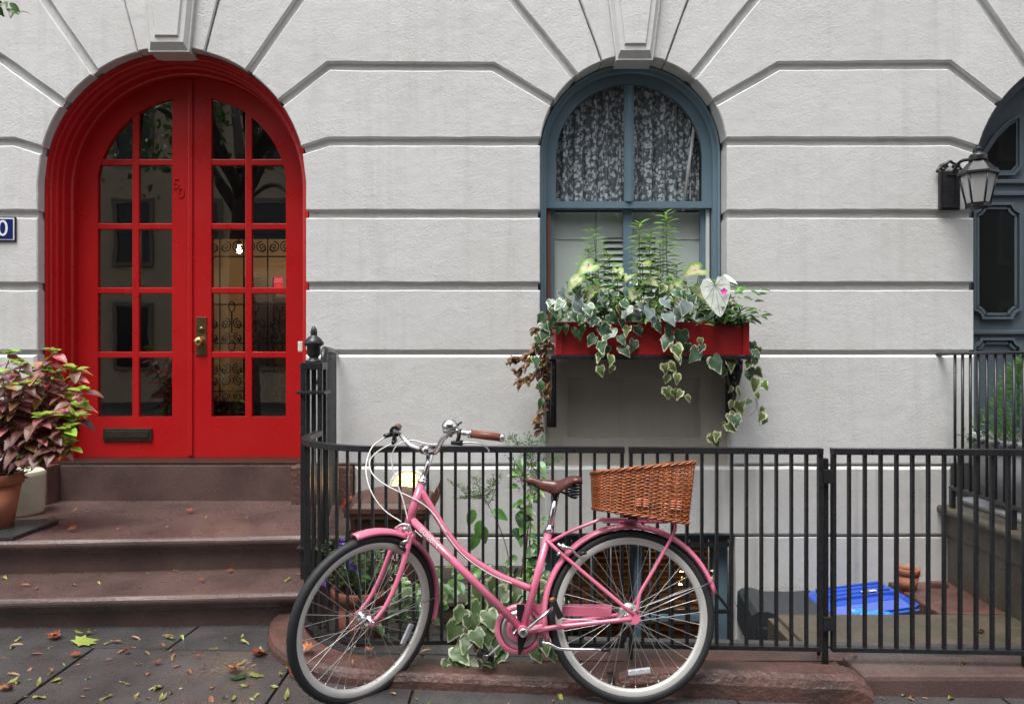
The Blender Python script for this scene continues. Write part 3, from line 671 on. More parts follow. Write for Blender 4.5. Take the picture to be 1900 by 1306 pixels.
m = MB(); m.box(2.90, 4.6, 3.9, 5.5, 0.18, 0.325, 0.004); m.box(2.915, 4.6, 3.9, 5.49, -0.25, 0.176, .004); sb(m, 'stoop_side', mMOSS, stoop2)
m = MB(); pr = [(2.865 - 0.022 * sin(t), 0.352 - 0.027 * cos(t)) for t in [k * pi / 8 for k in range(9)]]
pr = [(4.6, 0.325)] + pr + [(4.6, 0.379)]; m.prism(pr[::-1], 3.9, 5.52); sb(m, 'stoop_nosing', mMOSS, stoop2)
# ---- low slab behind the gate and the step in front
slab = thing('areaway_steps', (2.0, 4.0, -0.3), 'damp stone landing and low step behind the iron gate', 'steps')
m = MB(); m.box(1.55, 2.93, 3.5, 4.60, -0.45, -0.14, 0.012); sb(m, 'landing_slab', mMOSS, slab)
m = MB(); m.box(2.52, 2.96, 4.603, 5.30, -0.45, -0.138, 0.012); sb(m, 'ledge_slab', mBROWN2, slab)
m = MB(); m.box(1.50, 1.555, 3.55, 4.59, -1.2, -0.16, 0.006); m.box(1.56, 2.5, 4.50, 4.585, -1.2, -0.47, .004); m.box(2.5, 2.58, 4.6, 5.3, -1.2, -0.47, .004); sb(m, 'retaining_wall', mMOSS, slab)
m = MB(); m.box(1.47, 4.6, 3.27, 3.495, -0.25, 0.045, 0.02); sb(m, 'low_step', mBROWN, slab)
# ---- kerb stones carrying the fence
def fenceY(X): return 3.475 - 0.05 * X
def path_pts():
    P = [(-1.03, 4.16), (-1.03, 3.96)]; cxx, r = -0.55, 0.48; cyy = fenceY(-0.55) + r - 0.02
    P = [(-1.03, 4.16)] + [(cxx - r * cos(t), cyy - r * sin(t)) for t in [k * (pi / 2) / 12 for k in range(13)]]
    return P
def coping(pts, wd, h, name, par, mt, r=0.03):
    m = MB(); n = len(pts); prof = [(-wd, -0.2), (-wd, h - r), (-wd + r * .3, h - r * .3), (-wd + r, h), (wd - r * .6, h), (wd, h - r * .6), (wd, -0.2)]
    vs = []
    for i, p in enumerate(pts):
        a_, b_ = Vector((*pts[max(0, i - 1)], 0)), Vector((*pts[min(n - 1, i + 1)], 0)); t = (b_ - a_).normalized(); nn = Vector((-t.y, t.x, 0))
        for (o_, z) in prof: vs.append((p[0] + nn.x * o_, p[1] + nn.y * o_, z + zg(p[0]) + random.uniform(-.003, .003)))
    k = len(prof); fs = [(i * k + j, i * k + j + 1, (i + 1) * k + j + 1, (i + 1) * k + j) for i in range(n - 1) for j in range(k - 1)] + [tuple(range(k)), tuple(range((n - 1) * k, n * k))]
    return m.add(vs, fs, False)
curb = thing('fence_kerb', (0.1, 3.4, 0), 'worn reddish brownstone kerb that curves under the iron fence', 'kerb')
cc = [(-0.55 - 0.56 * cos(t), fenceY(-0.55) + 0.46 - 0.62 * sin(t)) for t in [k * (pi / 2) / 10 for k in range(11)]]
pts = cc + [(x, fenceY(x) - 0.16) for x in (-0.35, -0.15, 0.05, 0.25, 0.40)]
sb(coping(pts, 0.095, 0.06, 'kerb', curb, mBROWN2), 'kerb_stone', mBROWN2, curb)
xs = [0.43, 0.45, 0.5, 0.62] + [0.62 + i * 0.1 for i in range(1, 8)] + [1.40, 1.45, 1.475]
m = coping([(x, fenceY(x) - 0.145) for x in xs], 0.085, 0.105, 'kerb', curb, mBROWN2, 0.045)
k = 7
for i in (0, 1, 2, -1, -2):                              # round the two ends off
    q = {0: .55, 1: .35, 2: .12, -1: .5, -2: .2}[i]; idx = i % len(xs)
    for j in range(k):
        vv = m.v[idx * k + j]
        if vv.z > -0.1: vv.z -= q * 0.09
sb(m, 'kerb_stone', mBROWN2, curb)
m = MB(); m.box(-0.95, 0.14, 3.45, 3.905, -0.12, -0.012); m.build('soil_bed', mSOIL, kind='structure')
m = MB(); m.box(0.14, 1.47, fenceY(1) + .01, 3.56, -0.2, -0.005); m.build('fence_footing', mBROWN2, kind='structure')
# ---- basement window
bw = thing('basement_window', (0.86, 5.3, -0.35), 'dark blue grey basement window with wooden blinds and iron guard below pavement level', 'window')
m = MB(); m.ring([(0.226, -1.1), (1.494, -1.1), (1.494, 0.163), (0.226, 0.163)], [(0.34, -1.0), (1.38, -1.0), (1.38, 0.06), (0.34, 0.06)], 5.36, 5.44); m.box(0.84, 0.90, 5.365, 5.43, -1.0, 0.06, .004); m.box(0.34, 1.38, 5.367, 5.43, -0.45, -0.40, .004)
sb(m, 'frame', mBLUE, bw)
for x0, x1 in ((0.335, 0.845), (0.895, 1.385)):
    for z0, z1 in ((-1.0, -.445), (-.405, .065)): q = MB(); q.box(x0, x1, 5.395, 5.399, z0, z1); sb(q, 'pane', mGLASSC, bw)
mBLIND = mat('wooden_blind', (0.22, 0.10, 0.045), 0.5, c2=(0.15, 0.07, 0.03), vs=10)
for k in range(22):
    z = -0.95 + k * 0.046
    q = MB(); q.add([(0.30, 5.47, z), (1.42, 5.47, z), (1.42, 5.505, z + .022), (0.30, 5.505, z + .022), (0.30, 5.472, z - .004), (1.42, 5.472, z - .004), (1.42, 5.507, z + .018), (0.30, 5.507, z + .018)], [(0, 1, 2, 3), (7, 6, 5, 4), (0, 4, 5, 1), (3, 2, 6, 7)])
    sb(q, 'blind_slat', mBLIND, bw)
q = MB(); q.box(0.1, 1.6, 6.6, 6.65, -1.2, 0.4); q.add([(0.1, 5.46, -1.2), (1.6, 5.46, -1.2), (1.6, 6.6, -1.2), (0.1, 6.6, -1.2), (.1, 5.46, .4), (1.6, 5.46, .4), (1.6, 6.6, .4), (.1, 6.6, .4)], [(0, 1, 2, 3), (4, 5, 6, 7), (0, 3, 7, 4), (1, 2, 6, 5)])
sb(q, 'room', mat('basement_room', (0.28, 0.17, 0.09), 0.8), bw, fix=False)
for k in range(10):
    q = MB(); x = 0.27 + k * 0.132; q.tube([(x, 5.27, -1.15), (x, 5.27, 0.14)], 0.009, 6); sb(q, 'guard_bar', mIRON, bw)
q = MB(); q.box(0.235, 1.485, 5.258, 5.282, -0.36, -0.335); q.box(0.235, 1.485, 5.258, 5.282, 0.10, 0.125); sb(q, 'guard_rail', mIRON, bw)
bl = thing('basement_lamp', (1.29, 5.95, -0.33), 'warm glowing bulbs behind the basement window', 'lamp')
for dx, dz in ((0, 0.05), (0.035, 0.0), (-0.01, -0.045)):
    q = MB(); q.lathe([(0, -.016), (.014, -.008), (.016, 0), (.012, .01), (0, .016)], 10, (dx, 0, dz)); q.build('bulb', emit('basement_bulb', (1, 0.6, 0.25), 90), bl)
q = MB(); q.tube([(0, 0, -.06), (0, 0, .1), (0, .1, .5)], 0.006, 6); q.build('stem', mBRASS, bl)
# ================================================================ IRON FENCES
def ang_path(P, step, start=0.0):
    out = []; d = start; acc = 0.0
    for i in range(len(P) - 1):
        a_, b_ = Vector(P[i]), Vector(P[i + 1]); L_ = (b_ - a_).length
        while d <= acc + L_: out.append(a_ + (b_ - a_) * ((d - acc) / L_)); d += step
        acc += L_
    return out
def ribbon(P, w_, z0, z1):                               # flat bar following a plan path
    m = MB(); n = len(P); vs = []
    for i in range(n):
        a_, b_ = Vector(P[max(0, i - 1)]), Vector(P[min(n - 1, i + 1)]); t = (b_ - a_).normalized(); nn = Vector((-t.y, t.x))
        for sx, z in ((-1, z0), (1, z0), (1, z1), (-1, z1)): vs.append((P[i][0] + nn.x * sx * w_ / 2, P[i][1] + nn.y * sx * w_ / 2, z))
    fs = [(i * 4 + j, i * 4 + (j + 1) % 4, (i + 1) * 4 + (j + 1) % 4, (i + 1) * 4 + j) for i in range(n - 1) for j in range(4)] + [(0, 1, 2, 3), ((n - 1) * 4, (n - 1) * 4 + 1, (n - 1) * 4 + 2, (n - 1) * 4 + 3)]
    return m.add(vs, fs)
zt, zb = 0.955, 0.118                                    # top of the bars, top of the bottom rail
BAR = MB(); BAR.box(-.0062, .0062, -.0105, .0105, 0, zt - zb + 0.012, .0015); BARm = BAR.mesh('bar', mIRON)
def fence(name, P, step, start, end, label, cat, cap=0.0, posts=(), skip=0.0, group=None):
    o = thing(name, (P[0][0], P[0][1], 0.0), label, cat, group); T = Matrix.Translation(-o.location)
    r = ribbon(P, 0.040, zt, zt + 0.026).build('top_rail', mIRON, o); r.matrix_parent_inverse = T
    Pb = [p for p in P if p[1] < 3.93]
    r = ribbon(Pb, 0.034, zb - 0.018, zb).build('bottom_rail', mIRON, o); r.matrix_parent_inverse = T
    for p in ang_path(P, step, start):
        if end and p.x > end: break
        if p.y > 3.93: continue
        inst('bar', BARm, o, (p.x - o.location.x, p.y - o.location.y, zb - 0.006), (0, 0, random.uniform(-.03, .03)))
    for X, z0, wd in posts:
        m = MB(); Y = fenceY(X); m.box(X - wd / 2, X + wd / 2, Y - .014, Y + .014, z0, zt + 0.0, .003); r = m.build('post', mIRON, o); r.matrix_parent_inverse = T
    return o
pp = path_pts()
P1 = pp + [(x, fenceY(x)) for x in (-0.3, 0.0, 0.3, 0.496)]
fence('iron_fence', P1, 0.0618, 0.26, 0.47, 'black iron fence panel that curves back to the finial post', 'fence', posts=[(0.485, zb - .02, 0.016)])
P2 = [(0.514, fenceY(0.514)), (1.352, fenceY(1.352))]
fence('iron_fence', P2, 0.0645, 0.062, 1.33, 'straight black iron fence panel between the curved panel and the gate', 'fence', posts=[(0.524, -0.01, 0.016), (1.343, zb - .02, 0.02)])
P3 = [(1.392, fenceY(1.392)), (2.75, fenceY(2.75))]
gt = fence('iron_gate', P3, 0.0672, 0.075, 2.72, 'black iron gate with straight bars in front of the stone landing', 'gate', posts=[(1.400, zb - .02, 0.018), (2.21, 0.03, 0.02)])
gp = thing('gate_post', (1.372, fenceY(1.372) + .02, 0.0), 'square black gate post with hinges and a slanting stay', 'post')
m = MB(); m.box(-.011, .011, -.014, .014, -0.02, zt - .02, .003); m.build('post', mIRON, gp)
for z in (0.86, 0.22): m = MB(); m.box(-.02, .02, -.040, -.0165, z - .03, z + .03, .004); m.build('hinge', mIRON, gp)
m = MB(); m.tube([(0.0, .02, 0.80), (0.03, .12, 0.4), (0.055, .22, -0.14)], 0.009, 6); m.build('stay', mIRON, gp)
m = MB(); m.lathe([(0.022, 0), (0.02, .012), (.01, .018)], 10, (0.055, .22, -0.146)); m.build('stay_foot', mat('lead', (.2, .2, .2), .5), gp)
# ---- stoop railing of the red door: cage post with acorn finial, tall bars back to the wall
sr = thing('stoop_railing', (-1.07, 4.22, 0.19), 'tall black stoop railing with a caged post topped by an acorn finial', 'railing'); T = Matrix.Translation(-sr.location)
def add(m, name, mt, par=sr): o = m.build(name, mt, par); o.matrix_parent_inverse = T if par is sr else Matrix(); return o
for dx in (-.045, .045):
    for dy in (-.045, .045):
        m = MB(); m.box(-1.07 + dx - .013, -1.07 + dx + .013, 4.22 + dy - .013, 4.22 + dy + .013, 0.19, 1.31, .003); add(m, 'post_bar', mIRON)
m = MB(); m.box(-1.07 - .012, -1.07 + .012, 4.22 - .012, 4.22 + .012, 0.19, 1.31, .003); add(m, 'post_core', mIRON)
m = MB(); m.box(-1.13, -1.01, 4.16, 4.28, 1.305, 1.345, .005); cp = add(m, 'post_cap', mIRON)
for z in (1.175, 0.345): m = MB(); m.box(-1.145, -0.995, 4.145, 4.295, z, z + .016, .003); add(m, 'post_collar', mIRON)
fl = lambda a_, z: 1 + (0.05 * cos(8 * a_) if 0.085 < z < 0.12 else 0)
m = MB(); m.lathe([(0.045, 0), (0.046, .008), (0.03, .014), (0.022, .024), (0.032, .036), (0.036, .05), (0.036, .085), (0.05, .092), (0.052, .104), (0.043, .12), (0.032, .133), (0.018, .142), (.017, .146), (0.019, .158), (0.015, .178), (0.007, .192), (0, .196)], 24, (-1.07, 4.22, 1.345), flute=fl); add(m, 'finial', mIRON)
m = MB(); m.tube(crom([(-1.055, 4.27, 1.22), (-1.04, 4.29, 1.30), (-1.04, 4.34, 1.40), (-1.055, 4.45, 1.418), (-1.14, 5.0, 1.405), (-1.185, 5.26, 1.40)], 5), 0.020, 8, sy=0.6); add(m, 'handrail', mIRON)
for k in range(9):
    y = 4.42 + k * 0.095; X_ = -1.05 - .161 * (y - 4.42); m = MB(); m.box(X_ - .008, X_ + .008, y - .008, y + .008, 0.45, 1.40, .002); add(m, 'bar', mIRON)
m = MB(); m.tube([(-1.045, 4.38, .455), (-1.18, 5.22, .455)], .014, 4); add(m, 'bottom_rail', mIRON)
# ---- railing on the neighbour's stoop
nr = thing('stoop_railing', (2.885, 4.8, 0.38), 'black iron railing with thin bars along the neighbouring stoop', 'railing'); T2 = Matrix.Translation(-nr.location)
def add2(m, name): o = m.build(name, mIRON, nr); o.matrix_parent_inverse = T2
m = MB(); m.tube([(2.87, 5.268, 1.383), (2.885, 5.20, 1.387), (2.885, 4.9, 1.392), (2.885, 3.95, 1.40)], 0.019, 8, sy=0.55); add2(m, 'handrail')
m = MB(); m.box(2.872, 2.898, 3.95, 5.14, 0.50, 0.522, .003); add2(m, 'bottom_rail')
for k in range(14):
    y = 5.09 - k * 0.0855; m = MB(); m.tube([(2.885, y, 0.515), (2.885, y, 1.385)], 0.0095, 7); add2(m, 'bar')
for y in (5.12, 4.5): m = MB(); m.box(2.87, 2.90, y - .015, y + .015, 0.38, 0.50, .003); add2(m, 'foot')

# ================================================================ WALL FITTINGS
# number plaque
mENAM = mat('blue_enamel', (0.012, 0.022, 0.12), 0.15); mENW = mat('white_enamel', (0.75, 0.77, 0.8), 0.15)
pl = thing('number_plaque', (-3.472, YW, 2.226), 'small dark blue enamel house number plaque reading 50 with white border', 'house number')
m = MB(); m.box(-.155, .133, -.012, -.0008, -.083, .083, .004); m.build('rim', mIRON, pl)
m = MB(); m.box(-.147, .125, -.0155, -.0125, -.075, .075, .002); m.build('border', mENW, pl)
m = MB(); m.box(-.139, .117, -.0185, -.016, -.067, .067, .001); m.build('plate', mENAM, pl)
for ch, x in (('5', -.075), ('0', 0.050)):
    o = inst('digit', text_mesh(ch, 0.155, mENW, 0.0006), pl, (x, -.0195, 0.0), (radians(90), 0, 0))
# lantern
def milky():
    m, t, b = nodes('milky_lantern_glass'); b.inputs['Base Color'].default_value = (.62, .64, .62, 1); b.inputs['Roughness'].default_value = .25; b.inputs['Alpha'].default_value = .55; return m
ln = thing('wall_lantern', (2.945, YW, 2.49), 'black tapered wall lantern with milky glass panes and scrolled backplate', 'lantern')
m = MB(); m.box(-.075, .06, -.035, -.001, -.14, .125, .008); bp_ = m.build('backplate', mIRON, ln)
m = MB(); m.ring([(-.062, -.127), (.047, -.127), (.047, .112), (-.062, .112)], [(-.04, -.105), (.025, -.105), (.025, .09), (-.04, .09)], -.048, -.0352); m.build('backplate_moulding', mIRON, bp_)
m = MB()
for s in (-1, 1):
    m.tube([(-.008 + s * (.02 + q[0]), -.03, .145 + q[2]) for q in spiral(.025, 0, .028, pi, 1.4, -1, 16, .006)], 0.009, 6)
    m.tube(crom([(-.008 + s * .09, -.03, .115), (-.008 + s * .06, -.03, .15), (-.008 + s * .02, -.03, .175), (-.008, -.03, .19)], 4), 0.010, 6)
m.build('crest', mIRON, bp_)
m = MB(); m.tube(crom([(0, -.035, .10), (.03, -.08, .17), (.06, -.14, .17), (.085, -.19, .14)], 5), 0.011, 7); m.build('arm', mIRON, ln)
lx, ly = 0.085, -0.19
def hexr(r, z, n=6): return [(lx + r * cos(2 * pi * k / n + pi / 6), ly + r * sin(2 * pi * k / n + pi / 6), z) for k in range(n)]
def hexl(levels):
    m = MB(); vs = sum((hexr(r, z) for r, z in levels), []); n = 6
    return m.add(vs, [(i * n + k, i * n + (k + 1) % n, (i + 1) * n + (k + 1) % n, (i + 1) * n + k) for i in range(len(levels) - 1) for k in range(n)] + [tuple(range(n)), tuple(range((len(levels) - 1) * n, len(levels) * n))])
hexl([(.115, .055), (.122, .062), (.122, .075), (.112, .085), (.055, .145), (.05, .148)]).build('roof', mIRON, ln)
hexl([(.062, -.155), (.072, -.15), (.075, -.13), (.078, -.125)]).build('base', mIRON, ln)
top, bot = hexr(.108, .056), hexr(.068, -.126)
for k in range(6):
    m = MB(); m.tube([bot[k], top[k]], 0.0065, 5); m.build('corner_bar', mIRON, ln)
    c_ = (lx, ly); f = lambda p, q_: (c_[0] + (p[0] - c_[0]) * q_, c_[1] + (p[1] - c_[1]) * q_, p[2])
    a_, b_, c2, d2 = [f(p, .955) for p in (bot[k], bot[(k + 1) % 6], top[(k + 1) % 6], top[k])]
    m = MB(); m.add([a_, b_, c2, d2], [(0, 1, 2, 3)]); m.build('pane', milky() if k == 0 else bpy.data.materials['milky_lantern_glass'], ln, fix=False)
    m = MB(); m.lathe([(0, -.012), (.009, -.006), (.009, .004), (.004, .010), (.006, .015), (0, .02)], 8, (top[k][0], top[k][1], .075)); m.build('corner_knob', mIRON, ln)
    m = MB(); m.lathe([(0, -.02), (.006, -.014), (.008, -.004), (.003, .006)], 8, (bot[k][0], bot[k][1], -.14)); m.build('foot_knob', mIRON, ln)
m = MB(); m.lathe([(.052, .148), (.058, .155), (.05, .168), (.056, .178), (.045, .195), (.022, .205), (.012, .212), (.02, .222), (.022, .235), (.01, .243), (.018, .25), (.005, .258), (0, .265)], 18, (lx, ly, 0)); m.build('cap', mIRON, ln)
m = MB(); m.lathe([(0, -.03), (.014, -.02), (.016, 0), (.008, .025), (0, .035)], 10, (lx, ly, -.01)); m.tube([(lx, ly, -.12), (lx, ly, -.03)], .01, 6); m.build('bulb', mat('amber_bulb', (0.6, 0.25, 0.08), 0.2), ln)
# lit bulkhead lamp
bk_ = thing('bulkhead_lamp', (-0.69, YW - 0.037, 0.50), 'round lit bulkhead lamp with white rim on the wall behind the brown bin', 'lamp')
m = MB(); m.lathe([(.128, 0), (.128, -.03), (.118, -.045), (.105, -.045), (.10, -.02), (0, -.02)], 32, axis='y'); m.build('housing', mWHITE, bk_)
m = MB(); m.lathe([(.104, -.03), (.095, -.055), (.07, -.075), (.035, -.086), (0, -.089)], 28, axis='y'); m.build('lens', emit('bulkhead_glow', (1, 0.58, 0.16), 2.2), bk_)
for z in (-.05, .0, .05):
    m = MB(); h = sqrt(.11 ** 2 - z * z); m.tube([(-h, -.04, z), (-h * .7, -.085, z), (0, -.1, z), (h * .7, -.085, z), (h, -.04, z)], .003, 5); m.build('guard_wire', mWHITE, bk_)
# ================================================================ PINK BICYCLE
mPINK = mat('pink_paint', (0.66, 0.165, 0.27), 0.25, c2=(0.61, 0.145, 0.24), vs=6, coat=0.6, rv=0.05)
mCHROME = mat('chrome', (0.75, 0.75, 0.76), 0.12, 1.0, rv=0.05, vs=30)
mALLOY = mat('brushed_alloy', (0.60, 0.59, 0.57), 0.36, 1.0, rv=0.08, vs=20)
mRIM = mat('pale_rim', (0.66, 0.65, 0.62), 0.3, 0.4, c2=(0.58, 0.57, 0.54), vs=6)
mBLACK = mat('black_plastic', (0.012, 0.012, 0.013), 0.38)
mLEATH = mat('brown_leather', (0.105, 0.030, 0.022), 0.3, c2=(0.07, 0.02, 0.016), vs=12, bump=0.0008, bs=200, rv=0.08)
mGRIP = mat('tan_grip_leather', (0.22, 0.065, 0.035), 0.42, c2=(0.16, 0.045, 0.026), vs=40, bump=0.001, bs=180)
mCABLE = mat('white_cable', (0.72, 0.72, 0.70), 0.35)
mREFL = mat('clear_reflector', (0.62, 0.64, 0.66), 0.15, 0.3, c2=(0.4, 0.42, 0.45), vs=90, bump=0.003, bs=300)
def tyre_mat():
    m, t, b = nodes('tyre_rubber'); b.inputs['Base Color'].default_value = (0.014, 0.015, 0.017, 1); b.inputs['Roughness'].default_value = 0.62
    return m
mTYRE = tyre_mat()
LEAN, YAW = radians(10), radians(1.0)
BM = Matrix.Translation((0.488, 3.14, zg(0.488))) @ Matrix.Rotation(YAW, 4, 'Z') @ Matrix.Rotation(-LEAN, 4, 'X'); BI = BM.inverted(); BI3 = BI.to_3x3()
def L(x, y, yl=0.0):
    o = BI @ Vector((0, 0, EYE)); d = BI3 @ Vector(((x - CX) / F, 1, -(y - CY) / F)); t = (yl - o.y) / d.y; return o + d * t
bike = thing('bicycle', (0, 0, 0), 'pink step-through city bicycle leaning on the black iron fence', 'bicycle'); bike.matrix_world = BM
RW = 0.343
hubR = Vector((0, 0, RW)); bb = L(970, 1168); stT = L(1019, 985); hT, hB = L(781, 901), L(756.5, 974)
axis = (hT - hB).normalized()
ap = hB + axis * ((RW + 0.004 - hB.z) / axis.z); hubF0 = ap + Vector((-0.056, 0, 0))
ST = radians(45)
SM = Matrix.Translation(hB) @ Matrix.Rotation(ST, 4, axis) @ Matrix.Translation(-hB)
def p_(m, name, mt, par=bike, fix=True): return m.build(name, mt, par, fix)
# frame
f = MB()
f.tube([hB - axis * 0.012, hT + axis * 0.012], 0.0185, 14)
f.tube([bb, stT], 0.0155, 14)
f.tube([hB + axis * 0.03, bb], 0.0165, 14)
tt = [hT - axis * 0.012] + [L(x, y) for x, y in ((808, 954), (831.5, 991), (857, 1022), (886.6, 1044.5), (919.6, 1064), (949, 1077.5), (984, 1091))]
f.tube(crom(tt, 5), 0.0140, 12)
f.tube([bb + Vector((0, -.034, 0)), bb + Vector((0, .034, 0))], 0.021, 16)
ssT = L(1013, 1001)
for s in (-1, 1):
    f.tube(crom([ssT + Vector((0, s * .012, 0)), ssT.lerp(hubR, .25) + Vector((0, s * .036, 0)), hubR + Vector((0, s * .064, 0.012))], 5), 0.0078, 9)
    f.tube(crom([bb + Vector((.02, s * .024, 0)), bb.lerp(hubR, .35) + Vector((0, s * .04, 0)), hubR + Vector((-.01, s * .064, -.004))], 5), [0.011] * 6 + [0.0095] * 5, 9)
    f.lathe([(.026, -.003), (.026, .003)], 12, (hubR.x + .002, s * .064, hubR.z), 'y')
p_(f, 'frame', mPINK)
hs_ = MB()
for q, r in ((hB - axis * 0.018, .0205), (hT + axis * 0.018, .021), (hT + axis * .03, .017)): hs_.tube([q - axis * .007, q + axis * .007], r, 14)
p_(hs_, 'headset', mCHROME)
d = (bb - (hB + axis * 0.03)).normalized()
lw = inst('frame_lettering', text_mesh('BOBBIN', 0.030, mCABLE, 0.0), bike, (hB + axis * 0.03) + d * 0.115 + Vector((0, -.0175, 0))); lw.rotation_euler = (radians(90), atan2(-d.z, d.x), 0)
m = MB(); q = (hB + axis * 0.03) + Vector((0, -.0172, 0)); m.tube([q + d * .17, q + d * .24], .0022, 4, sy=.2); p_(m, 'frame_decal', mCABLE)
# wheels
def wheel(name, hub, steer, flange=0.030, reflpos=(0.2, -.2), ang0=0.0):
    root = bpy.data.objects.new(name, None); link(root, bike); root.empty_display_size = .1
    root.location = hub
    if steer:
        root.matrix_local = SM @ Matrix.Translation(hub)
    def w_(m, nm, mt): return m.build(nm, mt, root)
    ty = MB(); n = 120; k = 16; vs = []
    for i in range(n):
        a = 2 * pi * i / n
        for j in range(k):
            b = 2 * pi * j / k; rr = 0.0185
            kn = 0.0028 * (1 if (i + (j % 2)) % 2 == 0 else 0) if cos(b) > 0.15 else 0
            R_ = 0.3225 + (rr + kn) * cos(b); y = (rr + kn * .6) * sin(b) * 1.02
            vs.append((R_ * cos(a), y, R_ * sin(a)))
    ty.add(vs, [(i * k + j, i * k + (j + 1) % k, ((i + 1) % n) * k + (j + 1) % k, ((i + 1) % n) * k + j) for i in range(n) for j in range(k)], True); w_(ty, 'tyre', mTYRE)
    rm = MB(); prof = [(0.314, -.0135), (0.309, -.0145), (0.292, -.0135), (0.284, -.0085), (0.282, 0), (0.284, .0085), (0.292, .0135), (0.309, .0145), (0.314, .0135)]
    n = 72; vs = [(r * cos(2 * pi * i / n), y, r * sin(2 * pi * i / n)) for i in range(n) for r, y in prof]; k = len(prof)
    rm.add(vs, [(i * k + j, i * k + (j + 1) % k, ((i + 1) % n) * k + (j + 1) % k, ((i + 1) % n) * k + j) for i in range(n) for j in range(k)], True); w_(rm, 'rim', mRIM)
    sp = MB(); ns = 36
    for i in range(ns):
        side = 1 if i % 2 else -1; a = 2 * pi * i / ns + ang0; off = radians(62) * (1 if (i // 2) % 2 else -1)
        sp.tube([(0.022 * cos(a + off), side * flange, 0.022 * sin(a + off)), (0.285 * cos(a), side * .003, 0.285 * sin(a))], 0.00125, 4, caps=False)
        sp.tube([(0.274 * cos(a), side * .0045, 0.274 * sin(a)), (0.286 * cos(a), side * .003, 0.286 * sin(a))], 0.0022, 5)
    so = w_(sp, 'spokes', mALLOY); so['kind'] = 'stuff'
    hb_ = MB(); hb_.lathe([(.004, -.062), (.009, -.06), (.010, -.048), (.014, -.044), (.014, -.036), (.024, -.033), (.025, -.028), (.014, -.024), (.0125, 0), (.014, .024), (.025, .028), (.024, .033), (.014, .036), (.010, .048), (.009, .06), (.004, .062)], 18, axis='y')
    w_(hb_, 'hub', mCHROME)
    rf = MB(); rf.box(-.046, .046, -.0065, .0065, -.012, .012, .006); ro = w_(rf, 'spoke_reflector', mREFL)
    a = atan2(reflpos[1], reflpos[0]); ro.location = (reflpos[0], -.012, reflpos[1]); ro.rotation_euler = (0, -(a + pi / 2), 0)
    return root
wheel('rear_wheel', hubR, False, 0.030, (0.025, -0.215), 0.04)
wheel('front_wheel', hubF0, True, 0.030, (0.205, -0.105), 0.09)
# fork
f = MB(); cr = hB - axis * 0.03
for s in (-1, 1):
    a0 = cr + Vector((0, s * .038, 0)); f.tube(crom([a0 + axis * .006, cr + axis * -.10 + Vector((0, s * .05, 0)), cr + axis * -.20 + Vector((-.004, s * .054, 0)), cr.lerp(ap, .82) + Vector((-.022, s * .055, 0)), hubF0 + Vector((.004, s * .055, .008))], 6), [0.0135 - 0.0055 * i / 24 for i in range(25)], 10)
    f.lathe([(.016, -.003), (.016, .003)], 10, (hubF0.x, s * .055, hubF0.z), 'y')
f.tube([cr + Vector((0, -.05, 0)), cr + Vector((0, .05, 0))], 0.0155, 10); f.tube([cr, hB], 0.017, 10)
f.xf(SM); p_(f, 'fork', mPINK)
# mudguards
def guard(name, hub, R, a0, a1, m4=None, wd=0.027):
    m = MB(); n = 40; prof = [(-wd, -.016), (-wd * .92, -.006), (-wd * .6, .0035), (0, .006), (wd * .6, .0035), (wd * .92, -.006), (wd, -.016), (wd * .85, -.014), (wd * .5, .001), (0, .0035), (-wd * .5, .001), (-wd * .85, -.014)]; k = len(prof); vs = []
    for i in range(n + 1):
        a = radians(a0 + (a1 - a0) * i / n)
        for y, r in prof: vs.append(hub + Vector(((R + r) * cos(a), y, (R + r) * sin(a))))
    m.add(vs, [(i * k + j, i * k + (j + 1) % k, (i + 1) * k + (j + 1) % k, (i + 1) * k + j) for i in range(n) for j in range(k)] + [tuple(range(k)), tuple(range(n * k, n * k + k))], True)
    if m4: m.xf(m4)
    return p_(m, name, mPINK)
guard('rear_mudguard', hubR, 0.362, 14, 196)
fg = guard('front_mudguard', hubF0, 0.360, -14, 104, SM)
m = MB(); a = radians(13); q = hubR + Vector((.362 * cos(a), 0, .362 * sin(a)))
m.add([q + Vector((.006, -.022, .004)), q + Vector((.006, .022, .004)), q + Vector((.055, .024, -.06)), q + Vector((.055, -.024, -.06)), q + Vector((.001, -.022, 0)), q + Vector((.001, .022, 0)), q + Vector((.049, .024, -.062)), q + Vector((.049, -.024, -.062))], [(0, 1, 2, 3), (7, 6, 5, 4), (0, 4, 5, 1), (1, 5, 6, 2), (2, 6, 7, 3), (3, 7, 4, 0)]); p_(m, 'mudflap', mBLACK)
m = MB()
for s in (-1, 1):
    for a in (22,): e = hubR + Vector((.36 * cos(radians(a)), s * .028, .36 * sin(radians(a)))); m.tube([hubR + Vector((.02, s * .066, .01)), e], .002, 5)
p_(m, 'mudguard_stay', mALLOY)
m = MB()
for s in (-1, 1):
    e = hubF0 + Vector((.358 * cos(radians(6)), s * .028, .358 * sin(radians(6)))); m.tube([hubF0 + Vector((.0, s * .06, .0)), e], .0018, 5)
m.xf(SM); p_(m, 'mudguard_stay', mALLOY)
